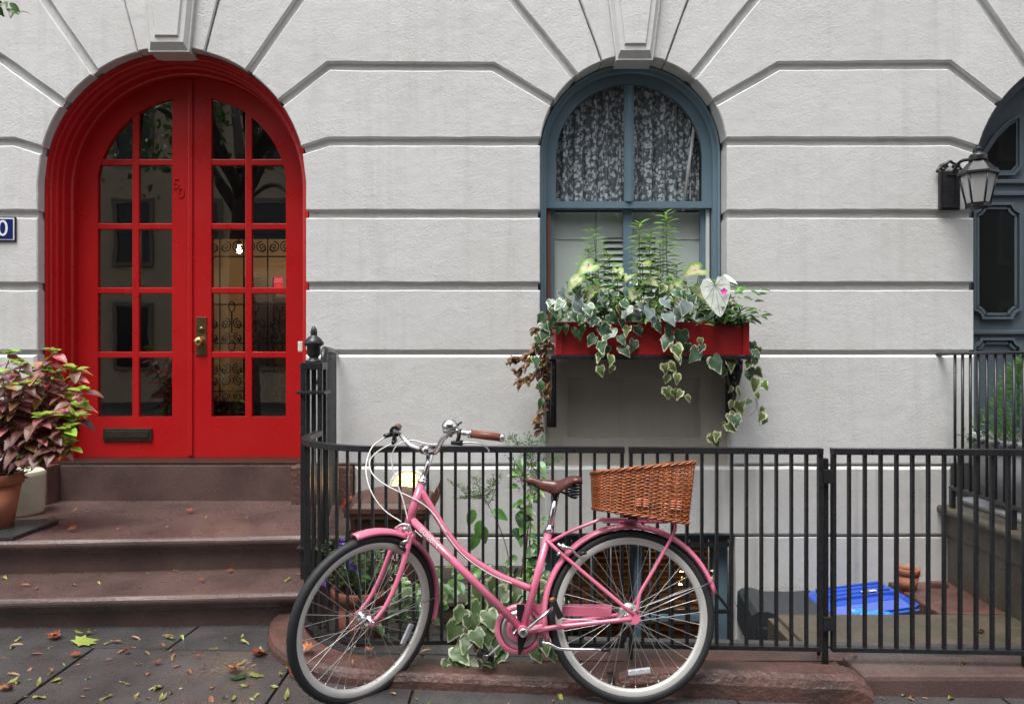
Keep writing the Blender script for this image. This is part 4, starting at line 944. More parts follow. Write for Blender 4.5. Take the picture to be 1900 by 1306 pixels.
# drivetrain, on the far side
cy = 0.052
m = MB(); rc = bb + Vector((-.012, cy, -.006))
def annul(mm, c, r0, r1, y0, y1, n=40): mm.lathe([(r0, y0), (r1, y0), (r1, y1), (r0, y1), (r0, y0)], n, (c.x, c.y, c.z), 'y', caps=False)
annul(m, rc, 0.082, 0.102, -.006, .012); annul(m, rc, 0.03, 0.055, -.004, .004)
m.prism([(rc.x + .07, rc.z + .055), (hubR.x - .075, hubR.z - .012), (hubR.x - .07, hubR.z + .035), (rc.x + .02, rc.z + .101)], cy - .006, cy + .008); p_(m, 'chain_guard', mPINK)
m = MB(); annul(m, rc, 0.056, 0.081, -.0015, .0015, 48); p_(m, 'chainring', mALLOY)
m = MB(); m.prism([(rc.x - .012, rc.z + .1), (rc.x - .006, rc.z - .098), (rc.x + .004, rc.z - .098), (rc.x + .034, rc.z - .02), (rc.x + .02, rc.z + .1)], cy - .012, cy - .0075); p_(m, 'chain_guard_bracket', mBLACK)
m = MB(); annul(m, hubR + Vector((0, .040, 0)), .012, .045, -.004, .004, 24); p_(m, 'sprocket', mALLOY)
m = MB(); m.box(hubR.x - .035, hubR.x - .01, .05, .07, hubR.z - .10, hubR.z - .01, .006); annul(m, hubR + Vector((-.03, .06, -.10)), .004, .02, -.004, .004, 14); p_(m, 'derailleur', mBLACK)
def crank(e, y, name):
    m = MB(); c = bb + Vector((0, y, 0)); e = Vector((e.x, y, e.z)); m.tube([c, c.lerp(e, .5), e], [.0125, .0095, .0085], 8, sy=.7); m.lathe([(.0, -.012), (.013, -.011), (.018, -.008), (.018, .008)], 14, (c.x, c.y, c.z), 'y'); m.lathe([(.012, -.009), (.012, .009)], 12, (e.x, e.y, e.z), 'y'); return p_(m, name, mCHROME), e
c1, e1 = crank(L(1030, 1123, -.06), -.060, 'crank'); c2, e2 = crank(L(900, 1220, .075), .078, 'crank')
def pedal(e, s):
    m = MB()
    for dx in (-.03, .03): m.box(e.x + dx - .008, e.x + dx + .008, min(e.y + s * .014, e.y + s * .1), max(e.y + s * .014, e.y + s * .1), e.z - .013, e.z + .013, .004)
    for y in (.016, .094): yy = sorted((e.y + s * y, e.y + s * (y + .01))); m.box(e.x - .035, e.x + .035, yy[0], yy[1], e.z - .012, e.z + .012, .003)
    m.tube([e, e + Vector((0, s * .1, 0))], .008, 8); po = p_(m, 'pedal', mBLACK)
    c_ = Vector((e.x, e.y + s * .055, e.z)); po.matrix_local = Matrix.Translation(c_) @ Matrix.Rotation(radians(66 if s < 0 else 20), 4, 'Y') @ Matrix.Translation(-c_)
    r = MB(); r.box(e.x - .0385, e.x - .0385 + .003, e.y + s * .055 - .022, e.y + s * .055 + .022, e.z - .007, e.z + .007); r.build('pedal_reflector', mat('amber_reflector', (0.75, 0.2, 0.02), 0.2), po)
pedal(e1, -1); pedal(e2, 1)
# kickstand
k0 = L(1003, 1190, -.03); m = MB(); m.box(k0.x - .012, k0.x + .012, -.045, -.01, k0.z - .022, k0.z + .022, .004)
m.tube(crom([L(1006, 1192, -.045), L(1020, 1194, -.055), L(1035, 1202, -.06), L(1055, 1204, -.06), L(1118, 1205, -.06)], 4), .0065, 8); p_(m, 'kickstand', mCHROME)
m = MB(); m.tube([L(1117, 1205, -.06), L(1132, 1205, -.06)], .008, 8); p_(m, 'kickstand_foot', mBLACK)
# seat post, saddle
sc = L(1033, 912); m = MB(); m.tube([stT - (sc - stT) * .1, sc], .0128, 12); p_(m, 'seat_post', mCHROME)
m = MB(); u_ = (sc - stT).normalized(); m.tube([stT - u_ * .004, stT + u_ * .016], .0195, 14); m.tube([stT + Vector((.016, -.012, .004)), stT + Vector((.016, .018, .004))], .005, 6); p_(m, 'seat_clamp', mCHROME)
sN, sR = L(975, 885), L(1077, 888); Ls = sR.x - sN.x
m = MB(); nu, nv = 26, 14; vs = []
def lerpt(tab, t):
    for i in range(len(tab) - 1):
        if t <= tab[i + 1][0]:
            q = (t - tab[i][0]) / (tab[i + 1][0] - tab[i][0]); q = q * q * (3 - 2 * q); return tab[i][1] + (tab[i + 1][1] - tab[i][1]) * q
    return tab[-1][1]
hwt = [(0, .012), (.06, .020), (.3, .026), (.5, .036), (.72, .07), (.9, .086), (1, .076)]
zt_ = [(0, .0), (.08, .004), (.35, -.010), (.6, -.013), (.85, .004), (.95, .004), (1, -.006)]
dr = [(0, .012), (.08, .022), (.35, .040), (.5, .05), (.7, .035), (.9, .022), (1, .018)]
for i in range(nu + 1):
    t = i / nu; hw, z0, dp = lerpt(hwt, t), lerpt(zt_, t), lerpt(dr, t)
    for j in range(nv + 1):
        s = -1 + 2 * j / nv; vs.append((sN.x + Ls * t, hw * (sin(s * pi / 2) if abs(s) < 1 else s), (sN.z + sR.z) / 2 + z0 - dp * abs(s) ** 3.2 + .006 * (1 - s * s) * t))
b0 = len(vs); vs += [(q[0], q[1] * .93, q[2] - .005) for q in vs]; W_ = nv + 1
fs = [(i * W_ + j, i * W_ + j + 1, (i + 1) * W_ + j + 1, (i + 1) * W_ + j) for i in range(nu) for j in range(nv)]; fs += [tuple(b0 + q for q in f_[::-1]) for f_ in fs]
fs += [(i * W_, (i + 1) * W_, b0 + (i + 1) * W_, b0 + i * W_) for i in range(nu)] + [(i * W_ + nv, b0 + i * W_ + nv, b0 + (i + 1) * W_ + nv, (i + 1) * W_ + nv) for i in range(nu)]
fs += [(j, b0 + j, b0 + j + 1, j + 1) for j in range(nv)] + [(nu * W_ + j, nu * W_ + j + 1, b0 + nu * W_ + j + 1, b0 + nu * W_ + j) for j in range(nv)]
m.add(vs, fs, True); sad = p_(m, 'saddle', mLEATH)
zs = (sN.z + sR.z) / 2
for s in (-1, 1):
    m = MB(); cx_ = sR.x - .03; m.tube([(cx_ + .021 * cos(t), s * .045 + .021 * sin(t), zs - .022 - .052 * t / (9 * pi)) for t in [k * 9 * pi / 70 for k in range(71)]], .0032, 5); m.build('spring', mBLACK, sad)
    m = MB(); m.tube(crom([(sN.x + .02, s * .008, zs - .022), (sN.x + .1, s * .014, zs - .055), (sc.x + .02, s * .018, zs - .058), (sc.x + .07, s * .026, zs - .082), (cx_ + .01, s * .045, zs - .078)], 5), .0042, 6); m.build('rail', mBLACK, sad)
m = MB(); m.tube([sc + Vector((0, -.03, -.002)), sc + Vector((0, .03, -.002))], .013, 10); m.build('saddle_clamp', mBLACK, sad)
for x, y, z in ((.012, -.008, .002), (Ls - .012, -.04, -.001), (Ls - .012, 0.0, .006), (Ls - .03, -.066, -.006), (.012, .008, .002)):
    m = MB(); m.lathe([(0, .003), (.005, .002), (.006, 0)], 8, (sN.x + x, y, zs + z + .004)); m.build('rivet', mCHROME, sad)
# handlebar assembly (turned with the fork)
C = L(787, 834); stem = [hT, hT + axis * .155]
m = MB(); m.tube(stem, .0112, 12); m.tube([hT + axis * .15, C], .0125, 10); m.tube([C + Vector((0, -.022, 0)), C + Vector((0, .022, 0))], .0195, 14); m.xf(SM); p_(m, 'stem', mCHROME)
HB = {}
m = MB(); half_ = []
for s in (-1, 1):
    be = radians(50); hz = .108 if s < 0 else .036; g0 = C + Vector((.018, s * (.220 if s < 0 else .255), hz)); dv = Vector((cos(be), s * sin(be), -.02)).normalized()
    pts = crom([C, C + Vector((-.004, s * .05, 0)), C + Vector((-.014, s * .09, hz * .15)), C + Vector((-.018, s * .125, hz * .62)), C + Vector((-.010, s * .165, hz * .96)), C + Vector((.010, s * (.190 if s < 0 else .21), hz * 1.03)), g0, g0 + dv * .06, g0 + dv * .10], 6)
    m.tube(pts, .0112, 10); HB[s] = (g0, dv)
m.xf(SM); p_(m, 'handlebar', mCHROME)
for s in (-1, 1):
    g0, dv = HB[s]; L0 = .026 if s < 0 else .03
    m = MB(); m.tube([g0 + dv * L0, g0 + dv * (L0 + .118)], .0162, 14); m.xf(SM); go = p_(m, 'grip', mGRIP)
    m = MB(); m.tube([g0 + dv * (L0 - .012), g0 + dv * L0], .0175, 14); m.tube([g0 + dv * (L0 + .118), g0 + dv * (L0 + .128), g0 + dv * (L0 + .134)], [.0175, .0172, .010], 14); m.xf(SM); m.build('grip_ring', mCHROME, go)
    # brake lever
    lv0 = g0 + dv * (L0 - .05); m = MB(); dn = Vector((-.02, 0, -1)).normalized()
    m.tube([lv0 + dn * -.013, lv0 + dn * .02, lv0 + dn * .045 + dv * -.005], [.010, .008, .009], 8); m.tube([lv0 + dn * .046 - dv * .028, lv0 + dn * .040 + dv * .018], [.008, .012], 8); m.xf(SM); lo_ = p_(m, 'brake_mount', mBLACK)
    m = MB(); m.tube(crom([lv0 + dn * .040 + dv * .015, lv0 + dn * .034 + dv * .05, lv0 + dn * .034 + dv * .09, lv0 + dn * .05 + dv * .12, lv0 + dn * .062 + dv * .128], 4), [.0075] * 4 + [.006] * 8 + [.0055] * 4 + [.0075], 8, sy=.6); m.xf(SM); m.build('brake_lever', mALLOY, lo_)
    if s > 0:
        m = MB(); q = g0 + dv * .0; m.tube([q - dv * .012, q + dv * .02], .024, 16); m.tube([q + Vector((-.02, 0, -.012)), q + Vector((-.055, 0, -.02))], .010, 8); m.xf(SM); p_(m, 'shifter', mBLACK)
# bell
bp0 = C + Vector((-.012, -.158, .106)); m = MB(); m.lathe([(.004, -.004), (.031, .0), (.0325, .006), (.0305, .018), (.023, .030), (.011, .037), (0, .039)], 26); m.xf(Matrix.Translation(bp0 + Vector((.0, 0, .012)))).xf(SM); be_ = p_(m, 'bell', mCHROME)
m = MB(); m.lathe([(.0, -.02), (.024, -.016), (.029, -.004), (.027, .002)], 20); m.tube([(0, 0, -.03), (0, 0, -.01)], .014, 10); m.xf(Matrix.Translation(bp0 + Vector((0, 0, .008)))).xf(SM); m.build('bell_base', mALLOY, be_)
m = MB(); m.tube([bp0 + Vector((.03, 0, .01)), bp0 + Vector((.042, -.004, .03)), bp0 + Vector((.055, -.006, .036))], .004, 6); m.xf(SM); m.build('bell_lever', mBLACK, be_)
# brakes and cables
m = MB(); b0 = SM @ (cr + Vector((-.03, 0, .012)))
m.tube(crom([L(733, 980, -.03), L(745, 973, -.035), L(756, 974, -.035), L(762, 985, -.035), L(757, 1000, -.04), L(748, 1010, -.04)], 4), .0055, 7); m.tube([L(742, 1008, -.04), L(758, 1002, -.04)], .007, 7); m.tube([L(757, 972, -.03), L(761, 990, -.03)], .009, 8); p_(m, 'front_brake', mALLOY)
m = MB(); m.tube([L(740, 1012, -.045), L(752, 1020, -.045)], .009, 8); p_(m, 'brake_block', mBLACK)
m = MB(); m.tube([L(1042, 1010, -.04), L(1052, 1020, -.045)], .010, 8); m.tube(crom([L(1048, 1014, -.045), L(1060, 1018, -.045), L(1068, 1027, -.045), L(1078, 1035, -.04)], 4), .0055, 7); m.tube([L(1035, 1008, -.04), L(1046, 1018, -.04)], .006, 7); m.tube([L(1034, 1030, -.035), L(1040, 1024, -.035)], .006, 7); p_(m, 'rear_brake', mALLOY)
m = MB(); m.tube([L(1075, 1028, -.035), L(1088, 1024, -.035)], .008, 8); p_(m, 'brake_block', mBLACK)
nl = SM @ (HB[-1][0] + HB[-1][1] * -.005 + Vector((0, 0, -.045))); fl_ = SM @ (HB[1][0] + Vector((-.05, 0, -.02))); fl2 = SM @ (HB[1][0] + HB[1][1] * -.03 + Vector((0, 0, -.045)))
def cable(pts, r=.0026):
    m = MB(); m.tube(crom(pts, 7), r, 7); p_(m, 'cable', mCABLE)
cable([fl_, L(690, 830, .08), L(679, 868, .03), L(688, 910, -.02), L(712, 945, -.03), L(745, 968, -.035)])
cable([fl2, L(700, 838, .10), L(686, 856, .06), L(692, 880, .02), L(720, 902, -.01), L(770, 926, -.022), L(800, 948, -.018), L(830, 990, -.02)])
cable([nl, L(800, 824, -.11), L(765, 817, -.09), L(737, 826, -.06), L(727, 850, -.04), L(733, 885, -.035), L(747, 925, -.032), L(757, 966, -.032)])
cable([L(806, 954, -.018), L(829, 992, -.018), L(856, 1026, -.018), L(886, 1050, -.018), L(920, 1070, -.017), L(950, 1082, -.017)], .002)
cable([L(770, 984, -.02), L(783, 996, -.02)], .002)
# rear rack
m = MB()
for s in (-1, 1):
    y = s * .055
    m.tube(crom([L(1021, 1005) + Vector((0, s * .014, 0)), L(1060, 985, y * .8), L(1100, 969, y), L(1118, 964, y), L(1180, 963, y), L(1232, 962, y), L(1247, 966, y), L(1253, 980, y), L(1240, 1008, y), L(1210, 1062, y), L(1188, 1100, s * .062), Vector((.014, s * .066, RW + .02))], 5), .0068, 9)
rk = m
for x in (1125, 1165, 1205, 1238): a_ = L(x, 963, -.055); rk.tube([a_, Vector((a_.x, .055, a_.z))], .005, 7)
rk.tube([L(1118, 968, 0), L(1240, 968, 0)], .006, 7)
p_(rk, 'rear_rack', mPINK)
m = MB(); q = L(1170, 955, -.03); m.box(q.x - .03, q.x + .035, -.05, .04, q.z - .02, q.z + .012, .006); m.tube([q + Vector((.03, -.055, 0)), q + Vector((.055, -.055, 0))], .013, 10); m.tube([q + Vector((-.02, -.05, -.005)), q + Vector((.02, -.058, -.01))], .012, 8); p_(m, 'basket_clamp', mBLACK)

# ================================================================ WICKER BASKET (its own thing, standing on the rack)
mWICK = mat('wicker', (0.40, 0.105, 0.022), 0.38, c2=(0.20, 0.05, 0.013), vs=22, coat=0.25, p=(.3, .7)); mWICK2 = mat('wicker_light', (0.52, 0.17, 0.05), 0.4, c2=(0.30, 0.085, 0.025), vs=40, coat=0.2)
bk = thing('wicker_basket', (0, 0, 0), 'orange brown wicker basket on the rear rack of the pink bicycle', 'basket')
ya = .145
tFn, tRn = L(1112, 877, -ya), L(1292, 858, -ya); bFn, bRn = L(1113, 944, -ya * .8), L(1279, 969, -ya * .8)
base_loc = BM @ Vector(((bFn.x + bRn.x) / 2, 0, (bFn.z + bRn.z) / 2)); bk.matrix_world = BM @ Matrix.Translation(((bFn.x + bRn.x) / 2, 0, (bFn.z + bRn.z) / 2)); off = Vector(((bFn.x + bRn.x) / 2, 0, (bFn.z + bRn.z) / 2))
def corner(i, v_):                                       # i: near-front, near-rear, far-rear, far-front
    t = (tFn, tRn)[0 if i in (0, 3) else 1]; b_ = (bFn, bRn)[0 if i in (0, 3) else 1]
    q = b_.lerp(t, v_); s = -1 if i in (0, 1) else 1; yy = (ya * .8 + (ya - ya * .8) * v_) * (1.0 if i in (1, 2) else .96)
    return Vector((q.x, s * yy, q.z)) - off
def perim(u, v_):                                        # u in 0..4 round the basket
    i = int(u) % 4; f_ = u - int(u); a_, b_ = corner(i, v_), corner((i + 1) % 4, v_); p = a_.lerp(b_, f_)
    c = (corner(0, v_) + corner(1, v_) + corner(2, v_) + corner(3, v_)) / 4; bulge = 0.010 * sin(pi * f_)
    return p + (p - c).normalized() * (bulge - 0.012 * (abs(2 * f_ - 1) ** 6))
segs = [22, 12, 22, 12]; us = []
for i in range(4): us += [i + k / segs[i] for k in range(segs[i])]
rows = 27; nst = len(us)
fine = []
for i in range(nst):
    u0, u1 = us[i], us[i + 1] if i + 1 < nst else 4.0
    fine += [(u0, i, 0), ((u0 + u1) / 2, i, 1)]
for par_, mt_ in ((0, mWICK), (1, mWICK2)):
    m = MB()
    for r in range(rows):
        if (r % 5 == 2) != (par_ == 1): continue
        v_ = (r + .5) / rows; pts = []
        for (u, i, h) in fine:
            p = perim(u, v_ + random.uniform(-.004, .004)); c = Vector((0, 0, p.z)); nrm = (p - c); nrm.z = 0; nrm.normalize()
            pts.append(p + nrm * ((.0036 if (i + r) % 2 else -.0036) if h == 0 else 0) + Vector((0, 0, .0012 * sin(r * 3.1 + i))))
        m.tube(pts, .0030, 5, closed=True)
    o = m.build('weave', mt_, bk); o['kind'] = 'stuff'
m = MB()
for u in us: m.tube([perim(u, -.02), perim(u, .5), perim(u, 1.0)], .0026, 5)
m.build('stakes', mWICK, bk)['kind'] = 'stuff'
for v_, nm in ((1.015, 'rim_braid'), (-.01, 'base_braid')):
    m = MB()
    for ph in range(3):
        pts = []
        for k in range(160):
            u = 4 * k / 160; p = perim(u, v_); c = Vector((0, 0, p.z)); nrm = (p - c); nrm.z = 0; nrm.normalize(); a = k * .62 + ph * 2 * pi / 3
            pts.append(p + nrm * .0052 * cos(a) + Vector((0, 0, .0052 * sin(a))))
        m.tube(pts, .0042, 5, closed=True)
    m.build(nm, mWICK, bk)
m = MB()
for k in range(18):
    t = (k + .5) / 18; a_, b_ = perim(0 + t, -.012), perim(3 - t, -.012); m.tube([a_, (a_ + b_) / 2 + Vector((0, 0, .003 * (-1) ** k)), b_], .0045, 5)
m.build('basket_floor', mWICK, bk)['kind'] = 'stuff'
for u in (.40, .47, .76, .83):
    m = MB()
    for k in range(4): a_, b_ = perim(u, .20 + k * .045), perim(u + .05, .20 + k * .045); n_ = Vector((0, -.009, 0)); m.tube([a_ + n_, b_ + n_], .0034, 5)
    m.build('handle_wrap', mat('pale_cane', (0.62, 0.22, 0.12), 0.35), bk)
# ================================================================ LEAVES
def leaf_mesh(name, outline, mt, fold=0.12, droop=0.25, wav=0.0, inner=(0.5, 0.8), c=(0, 0.38), veins=None):
    n = len(outline); vs = [Vector((c[0], c[1], 0))]; edge = [0.0]; vein = [1.0]
    for k in list(inner) + [1.0]:
        for i, (x, y) in enumerate(outline):
            vs.append(Vector((c[0] + (x - c[0]) * k, c[1] + (y - c[1]) * k, 0))); edge.append(k); vein.append(1.0 if (veins and i in veins) or abs(x) < 1e-6 else 0.0)
    for i, q in enumerate(vs):
        q.z = -droop * (q.y - 0.15) * abs(q.y - 0.15) + fold * abs(q.x) + wav * sin(9 * q.x + 7 * q.y) * edge[i]
    r = len(inner) + 1; fs = [(0, 1 + i, 1 + (i + 1) % n) for i in range(n)]
    for k in range(r - 1):
        for i in range(n): a_, b_ = 1 + k * n + i, 1 + k * n + (i + 1) % n; fs.append((a_, a_ + n, b_ + n, b_))
    me = bpy.data.meshes.new(name); me.from_pydata([tuple(q) for q in vs], [], fs); me.validate()
    for nm, dat in (('edge', edge), ('vein', vein)):
        at = me.attributes.new(nm, 'FLOAT', 'POINT'); at.data.foreach_set('value', dat)
    me.polygons.foreach_set('use_smooth', [True] * len(me.polygons)); me.materials.append(mt); return me
def sym(right): return right + [(-x, y) for x, y in right[::-1] if abs(x) > 1e-6]
IVY = sym([(0, 0.02), (.13, -.10), (.30, -.10), (.42, .06), (.43, .26), (.45, .44), (.31, .53), (.20, .72), (.08, .91), (0, 1.0)])
HEART = sym([(0, 0.02), (.12, -.22), (.30, -.20), (.44, .0), (.42, .28), (.28, .62), (.10, .92), (0, 1.0)])
OVATE = sym([(0, 0), (.12, .04), (.24, .18), (.29, .36), (.25, .56), (.15, .78), (.05, .94), (0, 1)])
LANCE = sym([(0, 0), (.06, .1), (.115, .3), (.12, .5), (.08, .75), (0, 1)])
MAPLE = sym([(0, 0), (.10, .02), (.38, -.06), (.30, .14), (.62, .28), (.42, .40), (.54, .66), (.26, .58), (.14, .76), (0, 1.02)])
LEAFLET = sym([(0, 0), (.10, .15), (.15, .4), (.14, .65), (.08, .9), (0, 1)])
def basis(tip, nrm):
    y = Vector(tip).normalized(); z = Vector(nrm); z = z - y * z.dot(y)
    z = z.normalized() if z.length > 1e-4 else y.orthogonal().normalized(); x = y.cross(z)
    return Matrix((x, y, z)).transposed()
def leaf(par, me, pos, tip, nrm, size, name='leaf'):
    o = bpy.data.objects.new(name, me); link(o, par); o.location = Vector(pos) - par.location
    o.rotation_euler = basis(tip, nrm).to_euler(); o.scale = (size,) * 3; return o
def rv(s=1.0): return Vector((random.uniform(-s, s), random.uniform(-s, s), random.uniform(-s, s)))
def stem(par, pts, r, mt, name='stem', n=5, k=4):
    m = MB(); P = crom([Vector(q) - par.location for q in pts], k); m.tube(P, [r * (1 - .5 * i / len(P)) for i in range(len(P))], n); return m.build(name, mt, par)
def leafmass(items, mt, par, name, outline=LANCE):       # many tiny leaves joined: items of (pos, tip, normal, size)
    vs, fs = [], []; base = [Vector((x, y, .1 * abs(x))) for x, y in outline]; n = len(base)
    for pos, tip, nrm, sz in items:
        B_ = basis(tip, nrm); b0 = len(vs); p0 = Vector(pos) - par.location
        vs += [tuple(p0 + B_ @ (q * sz)) for q in base]; fs.append(tuple(range(b0, b0 + n)))
    me = bpy.data.meshes.new(name); me.from_pydata(vs, [], fs); at = me.attributes.new('edge', 'FLOAT', 'POINT'); at.data.foreach_set('value', [0.4] * len(vs))
    me.materials.append(mt); o = bpy.data.objects.new(name, me); link(o, par); o['kind'] = 'stuff'; return o

mSTEMG = mat('green_stem', (0.09, 0.14, 0.035), 0.5); mSTEMB = mat('brown_stem', (0.09, 0.055, 0.03), 0.7); mSTEMR = mat('reddish_stem', (0.11, 0.045, 0.03), 0.6)
IVYM = [leaf_mesh('ivy_leaf', IVY, leafm('ivy_variegated', (0.075, 0.15, 0.08), (0.60, 0.62, 0.42), .86, .98, vein=None, rough=.3, nz=.55, ns=2.6, trans=.15), fold=f_, droop=d_, wav=.03) for f_, d_ in ((.12, .3), (.22, .5), (-.05, .15))]
IVYL = leaf_mesh('ivy_leaf', IVY, leafm('ivy_pale', (0.13, 0.20, 0.06), (0.62, 0.62, 0.36), .72, .88, rough=.35, nz=.6, ns=2.6, trans=.25), fold=.2, droop=.55, wav=.04)
IVYS = leaf_mesh('ivy_leaf', IVY, leafm('ivy_silver', (0.19, 0.25, 0.24), (0.5, 0.53, 0.47), .88, 1.0, rough=.35, nz=.5, ns=2.6, trans=.1), fold=.1, droop=.3, wav=.03)
CALM = leaf_mesh('caladium_leaf', HEART, leafm('caladium_pink', (0.60, 0.66, 0.36), (0.20, 0.34, 0.06), .58, .9, vein=(0.55, 0.20, 0.20), rough=.45, nz=.5, ns=3.5, trans=.35, var=.15), fold=.18, droop=.3, wav=.03)
CALW = leaf_mesh('caladium_leaf', HEART, leafm('caladium_white', (0.80, 0.84, 0.77), (0.66, 0.74, 0.62), .9, 1.1, vein=None, rough=.5, nz=.1, ns=5, trans=.3, var=.05), fold=.1, droop=.12, wav=.02)
GREEN = leaf_mesh('leaf', OVATE, leafm('mid_green', (0.085, 0.20, 0.045), (0.11, 0.25, 0.06), .7, 1.1, rough=.3, ns=6), fold=.2, droop=.3)
DARKG = leaf_mesh('leaf', OVATE, leafm('glossy_dark_green', (0.035, 0.085, 0.03), (0.05, 0.11, 0.04), .7, 1.1, rough=.2, ns=6, trans=.1), fold=.25, droop=.4)
LIME = leaf_mesh('leaf', LANCE, leafm('fresh_green', (0.22, 0.40, 0.07), (0.27, 0.46, 0.10), .7, 1.1, rough=.35, ns=3, trans=.35), fold=.2, droop=.35)
RUST = leaf_mesh('leaf', OVATE, leafm('rusty_creeper', (0.17, 0.055, 0.028), (0.22, 0.14, 0.04), .6, 1.1, rough=.45, ns=5, var=.45), fold=.25, droop=.4)
OLIVE = leaf_mesh('leaf', OVATE, leafm('olive_creeper', (0.20, 0.17, 0.045), (0.25, 0.10, 0.035), .6, 1.1, rough=.45, ns=5, var=.35), fold=.25, droop=.4)

# ================================================================ FLOWER BOX AND ITS PLANTS
YB = 4.97
fb = thing('flower_box', (0.89, 5.1, 1.376), 'red wooden flower box overflowing with plants under the blue window', 'flower box')
x0, x1 = 0.277, 1.508
def fbx(m, name, mt): o = m.build(name, mt, fb); o.matrix_parent_inverse = Matrix.Translation(-fb.location); return o
m = MB(); m.box(x0, x1, YB, YB + .022, 1.378, 1.592, .004); fbx(m, 'front_board', mREDBOX)
m = MB(); m.box(x0 + .001, x1 - .001, 5.228, 5.248, 1.378, 1.588, .004); fbx(m, 'back_board', mREDBOX)
for xa, xb in ((x0 + .002, x0 + .024), (x1 - .024, x1 - .002)): m = MB(); m.box(xa, xb, YB + .0225, 5.2275, 1.379, 1.589, .004); fbx(m, 'end_board', mREDBOX)
for xa, xb in ((x0 + .001, x0 + .042), (x1 - .042, x1 - .001)): m = MB(); m.box(xa, xb, YB - .012, YB - .0005, 1.379, 1.591, .003); fbx(m, 'corner_batten', mREDBOX)
m = MB(); m.box(x0 + .025, x1 - .025, YB + .023, 5.227, 1.4, 1.565); fbx(m, 'soil', mSOIL)
sh_ = thing('box_shelf', (0.89, 5.24, 1.376), 'black iron shelf and scrolled brackets carrying the red flower box', 'bracket')
def shx(m, name): o = m.build(name, mIRON, sh_); o.matrix_parent_inverse = Matrix.Translation(-sh_.location); return o
m = MB(); m.box(0.245, 1.53, YB - .01, 5.30, 1.352, 1.3765, .003); shx(m, 'shelf')
for X in (0.265, 1.465):
    m = MB(); m.box(X - .033, X + .033, 5.232, 5.252, 0.895, 1.351, .004); shx(m, 'bracket_leg')
    m = MB(); S3 = lambda pts: [(X, 5.05 + q[0], 1.20 + q[2]) for q in pts]
    m.tube(S3(spiral(0.10, .06, .075, pi / 2, 1.5, 1, 26, .012)), .011, 6); m.tube(S3(spiral(-.02, .10, .042, -pi / 2, 1.4, -1, 20, .01)), .010, 6)
    m.tube(crom([(X, 4.99, 1.345), (X, 5.02, 1.26), (X, 5.10, 1.16), (X, 5.18, 1.06), (X, 5.228, 0.93)], 6), .012, 6); m.tube(S3(spiral(0.13, -.1, .05, 0, 1.4, -1, 20, .01)), .009, 6)
    m.build('bracket_scroll', mIRON, sh_).matrix_parent_inverse = Matrix.Translation(-sh_.location)
SOILZ = 1.575
def P_(x, y, Y=YB): return px(x, y, Y)
# variegated ivy: leaves at the places where the photograph shows them
ivy = thing('trailing_ivy', (0.75, YB + .05, SOILZ), 'cream edged trailing ivy spilling over the front of the red flower box', 'ivy')
iv = [(1043, 565, 26, 0), (1070, 570, 26, 1), (1090, 572, 24, 0), (1022, 580, 24, 0), (1107, 595, 24, 0), (1096, 598, 20, 1), (1116, 612, 28, 0), (1130, 592, 26, 0), (1146, 575, 26, 2), (1155, 565, 24, 0), (1165, 575, 26, 0), (1150, 600, 28, 0), (1176, 588, 26, 1),
      (1116, 610, 30, 0), (1136, 617, 30, 0), (1104, 632, 28, 0), (1118, 642, 26, 0), (1128, 648, 24, 0), (1152, 650, 24, 0), (1176, 640, 28, 0), (1166, 612, 20, 2), (1182, 612, 26, 0), (1150, 630, 22, 0), (1080, 592, 22, 0), (1060, 585, 20, 0),
      (1235, 592, 32, 1), (1216, 608, 24, 0), (1240, 615, 32, 0), (1264, 622, 30, 0), (1242, 634, 30, 0), (1276, 645, 26, 0), (1252, 648, 28, 2), (1254, 665, 22, 2), (1294, 658, 30, 0), (1322, 672, 32, 0), (1305, 645, 20, 0), (1300, 632, 16, 2),
      (1213, 595, 24, 1), (1190, 570, 24, 1), (1205, 580, 28, 1), (1260, 580, 26, 1), (1275, 570, 30, 1), (1252, 545, 26, 0), (1230, 560, 22, 1), (1285, 555, 24, 0)]
def ivy_leaf(x, y, s, kind, Y=None, par=ivy, jit=.5):
    Y = Y if Y else YB - .02 - random.uniform(0, .05) - (0.03 if y < 600 else 0)
    p = P_(x, y - s * .3, Y); me = IVYS if kind == 1 else IVYL if kind == 2 else random.choice(IVYM)
    tip = Vector((random.uniform(-.9, .9), -random.uniform(-.1, .8), -1)); nr = Vector((random.uniform(-.95, .95), -1, random.uniform(.0, 1.3)))
    leaf(par, me, p, tip, nr, s * Y / F * random.uniform(.85, 1.15))
for x, y, s, k in iv: ivy_leaf(x, y, s, k)
for _ in range(34): ivy_leaf(random.uniform(1030, 1330), random.uniform(540, 590), random.uniform(18, 28), random.choice((0, 0, 0, 1)), YB + random.uniform(0.0, .1))
for pts in ([(1110, 590), (1112, 620), (1122, 650), (1135, 680), (1141, 700)], [(1165, 585), (1172, 610), (1180, 640)], [(1230, 580), (1240, 620), (1250, 660), (1240, 690), (1235, 710), (1250, 730), (1270, 740)], [(1262, 590), (1280, 640), (1310, 665), (1340, 690)], [(1200, 590), (1190, 620), (1160, 640), (1150, 655)]):
    stem(ivy, [P_(x, y, YB - .02) for x, y in pts], .0022, mSTEMB)
for x, y, s in ((1117, 662, 24), (1132, 666, 22), (1113, 685, 18), (1138, 684, 16), (1232, 682, 22), (1240, 680, 20), (1240, 702, 20), (1255, 700, 20), (1236, 725, 20), (1250, 728, 20), (1265, 732, 22), (1273, 738, 14)): ivy_leaf(x, y, s, 2)
